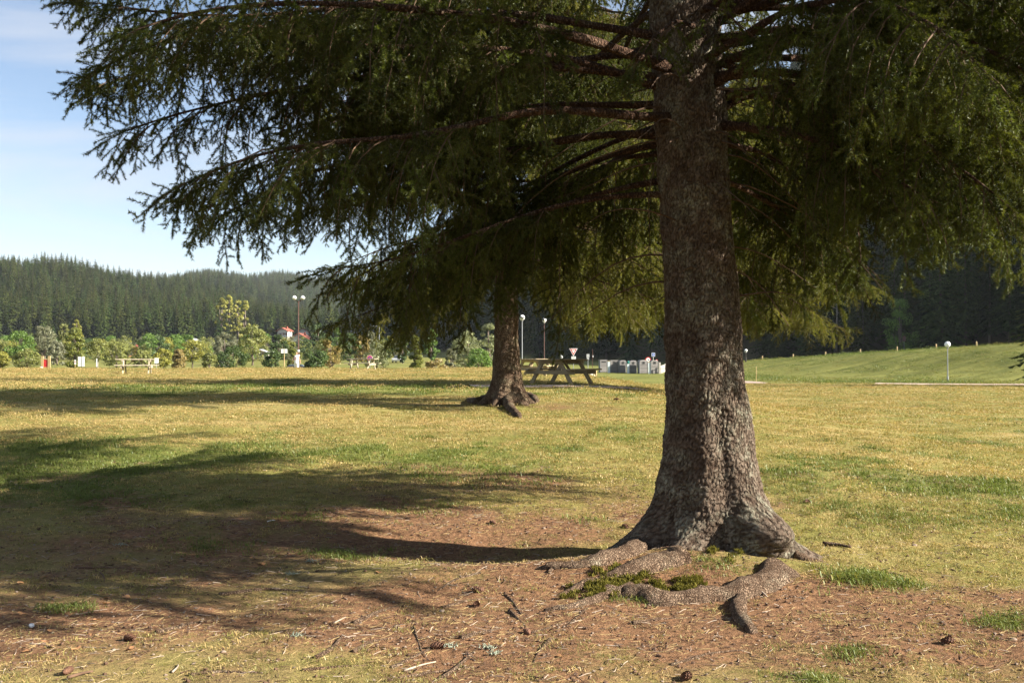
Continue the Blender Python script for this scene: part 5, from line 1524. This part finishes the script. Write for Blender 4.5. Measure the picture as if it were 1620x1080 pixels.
x = rgx.uniform(24, 85, nbk); y = rgx.uniform(84, 165, nbk)
k_ = (np.abs(x) < y * .50 + 2) & (forest_s(x, y) < 2)
x, y = x[k_], y[k_]
PP.append(np.stack([x, y, g(x, y) - .02], -1)); n3 = fbm(x / 5, y / 5, 96, 3)
VV.append(np.where(n3 + rgx.normal(0, .1, len(x)) > .5, 13, 11) + rgx.integers(0, 2, len(x))); SS.append(rgx.uniform(2.0, 5.0, len(x)) * (.6 + .8 * n3))
# a few thick green clumps
for (px, py, n, sp, sc) in ((1375, 915, 150, .16, 1.9), (1270, 772, 120, .35, 1.6), (1340, 800, 120, .3, 1.6), (1430, 822, 160, .35, 1.6), (1580, 815, 140, .4, 1.8), (540, 880, 90, .14, 1.5),
                            (660, 800, 70, .3, 1.4), (1120, 890, 45, .12, 1.2), (990, 945, 40, .1, 1.2), (325, 862, 60, .2, 1.4), (475, 815, 60, .2, 1.4), (740, 762, 60, .3, 1.5), (810, 762, 50, .25, 1.5),
                            (110, 960, 50, .08, 1.3), (200, 742, 60, .25, 1.5), (350, 798, 50, .2, 1.4), (1340, 1030, 40, .1, 1.4), (1590, 985, 70, .12, 1.6), (1290, 1075, 50, .08, 1.3)):
    cx, cyy, cz = onground(px, py)
    x = rgx.normal(cx, sp, n); y = rgx.normal(cyy, sp * .7, n)
    PP.append(np.stack([x, y, g(x, y)], -1)); VV.append(rgx.choice([6, 7, 8, 8, 3], n)); SS.append(rgx.uniform(.7, 1.2, n) * sc)
PP = np.concatenate(PP); VV = np.concatenate(VV); SS = np.concatenate(SS)
rot = np.stack([rgx.normal(0, .12, len(PP)), rgx.normal(0, .12, len(PP)), rgx.uniform(0, 6.28, len(PP))], -1)
tag(scatter('grass', PP, rot, SS, VV, srcs), 'short dry and green grass growing on the lawn', 'grass', kind='stuff')
# moss on the near roots
MM = leaf_mat('moss', (.075, .070, .016), (.16, .14, .032), .2, .35, 0)
ms = [source('moss_shape', tuft_mesh(500 + s, MM, 26, .022, .022, .0022, .5)) for s in range(3)]
mp_ = []
for (px, py, rx_, ry_, n) in ((985, 920, 62, 22, 230), (1075, 930, 50, 12, 170), (945, 938, 50, 16, 110), (1150, 868, 26, 16, 60)):
    for i in range(n):
        a = rgx.uniform(0, 6.28); r = math.sqrt(rgx.random())
        x, y, z = onground(px + math.cos(a) * r * rx_, py + math.sin(a) * r * ry_) if i % 6 == 0 else (x + rgx.normal(0, .018), y + rgx.normal(0, .018), 0)
        mp_.append((x, y, gz(x, y) + .022 * rgx.random() + .004))
mp_ = np.array(mp_)
tag(scatter('moss', mp_, np.stack([rgx.normal(0, .3, len(mp_)), rgx.normal(0, .3, len(mp_)), rgx.uniform(0, 6, len(mp_))], -1), rgx.uniform(.7, 1.5, len(mp_)), rgx.integers(0, 3, len(mp_)), ms), 'yellow green moss cushions on the roots of the big spruce', 'moss', kind='stuff')

# ------------------------------------------------------------------ litter on the ground
M['litter'] = simple_mat('needle_litter', (.12, .07, .045), .95, var=.5, scale=9, bump=0)
M['litterpale'] = simple_mat('bleached_twig', (.34, .27, .21), .9, var=.3, scale=9, bump=0)
M['pebble'] = simple_mat('grit', (.24, .18, .135), .9, var=.4, scale=12, bump=0)
M['strawbit'] = simple_mat('dry_straw_bits', (.40, .30, .14), .9, var=.4, scale=9, bump=0)
def stick_mesh(seed, mat, L, r):
    rr_ = np.random.default_rng(seed); b = MB()
    p = np.cumsum(np.concatenate([[[0, 0, 0]], np.tile((L / 5, 0, 0), (5, 1)) + rr_.normal(0, L * .03, (5, 3)) * (1, 1, .4)]), axis=0) - np.array((L / 2, 0, -r))
    b.tube(p, np.linspace(r, r * .5, 6), 4); return b.mesh('stick', mat)
def pebble_mesh(seed, mat, r):
    rr_ = np.random.default_rng(seed); b = MB(); b.lathe([(.0, -.3 * r), (.8 * r, -.1 * r), (r, .2 * r), (.6 * r, .55 * r), (0, .6 * r)], 6)
    b.v[0] += rr_.normal(0, .12 * r, b.v[0].shape); return b.mesh('pebble', mat)
lsrc = [source('stick_shape', stick_mesh(1, M['litter'], .05, .0018)), source('stick_shape', stick_mesh(2, M['litter'], .08, .0025)), source('stick_shape', stick_mesh(3, M['litterpale'], .06, .002)),
        source('pebble_shape', pebble_mesh(4, M['pebble'], .007)), source('pebble_shape', pebble_mesh(5, M['litter'], .009)), source('stick_shape', stick_mesh(6, M['litter'], .018, .0009)), source('straw_shape', stick_mesh(7, M['strawbit'], .07, .0011)), source('straw_shape', stick_mesh(8, M['strawbit'], .04, .0013))]
n = 110000
x = rgx.uniform(-6, 7, n); y = 3.8 + 9 * rgx.random(n) ** 1.4
so, gr = cover(x, y)
k_ = (rgx.random(n) < .42 + .58 * so) & (np.abs(x) < y * .49 + 1)
x, y = x[k_], y[k_]; n = len(x)
var = rgx.choice(8, n, p=[.10, .02, .05, .08, .07, .34, .20, .14])
tag(scatter('needle_litter', np.stack([x, y, g(x, y) + .003], -1), np.stack([rgx.normal(0, .15, n), rgx.normal(0, .15, n), rgx.uniform(0, 6.28, n)], -1), rgx.uniform(.5, 1.5, n), var, lsrc), 'fallen needles, bark crumbs and grit on the bare soil', 'litter', kind='stuff')

# spruce cones
M['cone'] = simple_mat('cone_scales', (.13, .065, .04), .8, var=.4, scale=40, bump=.2)
def cone_mesh(L, r):
    b = MB(); prof = [(.15 * r, -L / 2), (.75 * r, -L * .38), (r, -L * .1), (.9 * r, L * .15), (.55 * r, L * .38), (.05 * r, L / 2)]
    b.lathe(prof, 10)
    for i in range(46):
        t = i / 46; a = i * PHI; zz = -L / 2 + L * t; rr_ = np.interp(zz, [p[1] for p in prof], [p[0] for p in prof])
        d = np.array((math.cos(a), math.sin(a), 0)); s = np.array((-d[1], d[0], 0)); c = d * rr_ * .85 + np.array((0, 0, zz)); w = r * .42
        b.add([c - s * w, c + s * w, c + d * r * .38 + s * w * .6 + (0, 0, L * .09), c + d * r * .38 - s * w * .6 + (0, 0, L * .09)], [(0, 1, 2, 3)])
    return b.mesh('spruce_cone', M['cone'])
cm_ = cone_mesh(.075, .019)
cones = [((207, 1011), 'closed brown cone lying alone at lower left, stem pointing right'), ((110, 1063), 'dark cone close to the bottom edge at lower left'), ((757, 935), 'cone lying above another one left of the mossy root'),
         ((754, 958), 'cone lying below another one left of the mossy root'), ((692, 1023), 'brown cone beside grey lichen flakes at bottom centre'), ((834, 1001), 'dark cone end left of the bare soil'),
         ((1497, 1016), 'dark round cone alone in dry grass at lower right'), ((988, 834), 'cone in the shade left of the big trunk'), ((1275, 795), 'dark cone in green tufts right of the big trunk'),
         ((780, 828), 'cone in the shaded soil far left of the trunk'), ((1085, 1072), 'cone at the bottom edge below the loose root'), ((975, 633), 'small dark cone on the lit grass near the gravel patch')]
for i, ((px, py), lab) in enumerate(cones):
    x, y, z = onground(px, py); o = link('spruce_cone', cm_); o.location = (x, y, z + .016); o.rotation_euler = (R(88), 0, i * 1.7 + 1.2)
    s = (1.0, .9, 1.1, 1.0)[i % 4] * (1.6 if py < 700 else 1); o.scale = (s, s, s); tag(o, lab, 'cone', 'fallen spruce cones')
# fallen leaves
M['dryleaf'] = leaf_mat('dry_leaf', (.30, .13, .06), (.42, .24, .12), .2, .3, .03)
def leaf_shape(seed):
    rr_ = np.random.default_rng(seed); n = 12; a = np.linspace(0, 2 * math.pi, n, endpoint=False)
    r = .030 * (1 + .28 * np.cos(a * 3 + seed) + .12 * np.cos(5 * a)); V = np.stack([np.cos(a) * r * 1.25, np.sin(a) * r * .85, .010 * np.cos(2 * a + seed) + .006], -1)
    V = np.concatenate([V, [(0, 0, .0)]]); b = MB(); i = np.arange(n); b.add(V, np.stack([i, (i + 1) % n, np.full(n, n)], -1)); return b.mesh('fallen_leaf', M['dryleaf'])
lv = [leaf_shape(s) for s in range(4)]
leaves = [(8, 904), (34, 906), (70, 905), (72, 913), (35, 922), (104, 911), (72, 936), (172, 946), (170, 954), (202, 945), (155, 980), (148, 1003), (76, 1014), (124, 1025), (207, 1026), (45, 1030), (150, 990), (38, 971), (85, 997),
          (415, 892), (398, 882), (886, 1037), (640, 990), (600, 905), (560, 930)]
places = ['far left edge', 'far left, beside a darker one', 'left, above the broad rusty leaf', 'left, the broad rusty one', 'left, small and split', 'left, the pale one on moss', 'left, pale, above the green tuft', 'left, star shaped', 'left, just below the star shaped one',
          'left, orange, right of the star shaped one', 'left, dark, right of the grit patch', 'left, curled, left of the lone cone', 'lower left, in the dark grit', 'lower left, pale and pointed', 'lower left, just under the lone cone', 'lower left, upright in the grit',
          'left, dull, near the dark curled one', 'left, above the white bottle cap', 'lower left, near the white bottle cap', 'centre left, in the shade', 'centre left, small, in the shade', 'bottom centre on bare soil, orange', 'bottom centre, left of the lichen flakes', 'centre, right of the green tuft', 'centre, below the green tuft']
for i, (px, py) in enumerate(leaves):
    x, y, z = onground(px, py); o = link('fallen_leaf', lv[i % 4]); o.location = (x, y, z + .008); o.rotation_euler = (.2 * math.sin(i), .2 * math.cos(i * 2), i * 1.3); s = .5 + .09 * (i % 5); o.scale = (s, s, s * .6)
    tag(o, 'dry fallen leaf, ' + places[i], 'leaf', 'dry fallen leaves')
# lichen flakes, sticks, stones and scraps
M['lichen'] = simple_mat('grey_lichen', (.26, .29, .22), .95, var=.3, scale=30)
for i, (px, py, lab) in enumerate([(494, 888, 'pale lichen clump left of the bright green tuft'), (463, 908, 'smaller lichen clump below the green tuft'), (712, 1022, 'pale lichen clump beside a cone at bottom centre'), (770, 1024, 'lichen flake right of the bottom centre clump'),
                                   (782, 1033, 'long lichen covered twig end at bottom centre'), (193, 862, 'lichen clump alone on the shaded left ground'), (470, 1005, 'small lichen clump at lower centre left')]):
    x, y, z = onground(px, py); b = MB(); rr_ = np.random.default_rng(700 + i)
    for k in range(22):
        q = rr_.normal(0, .022, 3) * (1.4, 1, .1); a = rr_.normal(size=3); a[2] = abs(a[2]); a /= np.linalg.norm(a)
        b.tube([q, q + a * .02, q + a * .03 + rr_.normal(0, .012, 3)], [.005, .004, .002], 4, cap=False)
    o = b.build('lichen_clump', M['lichen']); o.scale = (.7, .7, .5); o.location = (x, y, z + .008); tag(o, lab, 'lichen', 'lichen clumps on the ground')
for i, (p0, p1, r, mt, lab) in enumerate([((1193, 933), (1212, 944), .010, 'litterpale', 'pale splinter lying on the root below the burl'), ((1300, 862), (1345, 868), .02, 'root', 'dark stick lying right of the big spruce roots'),
                                          ((160, 905), (167, 920), .006, 'litter', 'upright dark twig at left'), ((275, 1062), (284, 1050), .006, 'litterpale', 'short white splinter at the lower left'), ((530, 985), (548, 976), .006, 'litterpale', 'pale twig at centre bottom left'),
                                          ((424, 825), (436, 823), .006, 'white', 'white scrap in the shade at centre left'), ((1400, 905), (1430, 912), .008, 'litter', 'dark stick in the dry soil at right'), ((120, 898), (210, 900), .008, 'litter', 'long dark twig lying across the left shade'),
                                          ((110, 1072), (150, 1062), .010, 'litter', 'thick dark twig at the bottom left edge'), ((640, 1060), (690, 1046), .006, 'litterpale', 'thin pale twig at the bottom centre')]):
    a = np.array(onground(*p0)); c = np.array(onground(*p1)); m_ = (a + c) / 2 + np.array((.01, .02, .003))
    b = MB(); off = np.array((0, 0, r)); b.tube(smooth_line([a + off, m_ + off, c + off], 8), np.linspace(r, r * .5, 8), 6); tag(b.build('stick', M[mt], smooth=True), lab, 'stick')
for i, (px, py, s, lab) in enumerate([(355, 1030, .020, 'rounded grey stone at lower centre left'), (700, 965, .024, 'grey stone beside the low root at centre'), (860, 835, .022, 'pale stone in the shade left of the trunk'), (1600, 1010, .022, 'pale stone near the right bottom edge'), (1445, 862, .03, 'grey stone in the dry soil at right')]):
    x, y, z = onground(px, py); s *= .8; bm = bmesh.new(); bmesh.ops.create_icosphere(bm, subdivisions=2, radius=s)
    for v in bm.verts: v.co *= 1 + mnoise.noise(v.co * 40 + Vector((i, 0, 0))) * .3; v.co.z *= .6
    me = bpy.data.meshes.new('stone'); bm.to_mesh(me); bm.free(); me.materials.append(M['pebble']); o = link('stone', me); o.location = (x, y, z + s * .2); tag(o, lab, 'stone')
x, y, z = onground(53, 990); b = MB(); b.lathe([(.0, .010), (.012, .010), (.015, .008), (.016, 0)], 16); o = b.build('bottle_cap', M['white'], smooth=True); o.location = (x, y, z + .008); o.rotation_euler = (.3, .2, 0); tag(o, 'shiny white bottle cap in the dark grit at lower left', 'bottle cap')

# ------------------------------------------------------------------ haze
hz = MB(); hz.box((0, 1000, 108), (5200, 4200, 230))
hm = bpy.data.materials.new('haze'); hm.use_nodes = True; hn = hm.node_tree; hn.nodes.clear()
ho = hn.nodes.new('ShaderNodeOutputMaterial'); hv = hn.nodes.new('ShaderNodeVolumePrincipled')
hv.inputs['Color'].default_value = (.80, .88, 1.0, 1); hv.inputs['Density'].default_value = 0.00007; hv.inputs['Anisotropy'].default_value = 0.0
hn.links.new(hv.outputs[0], ho.inputs['Volume'])
tag(hz.build('haze', hm), 'thin bluish haze over the valley', kind='stuff')
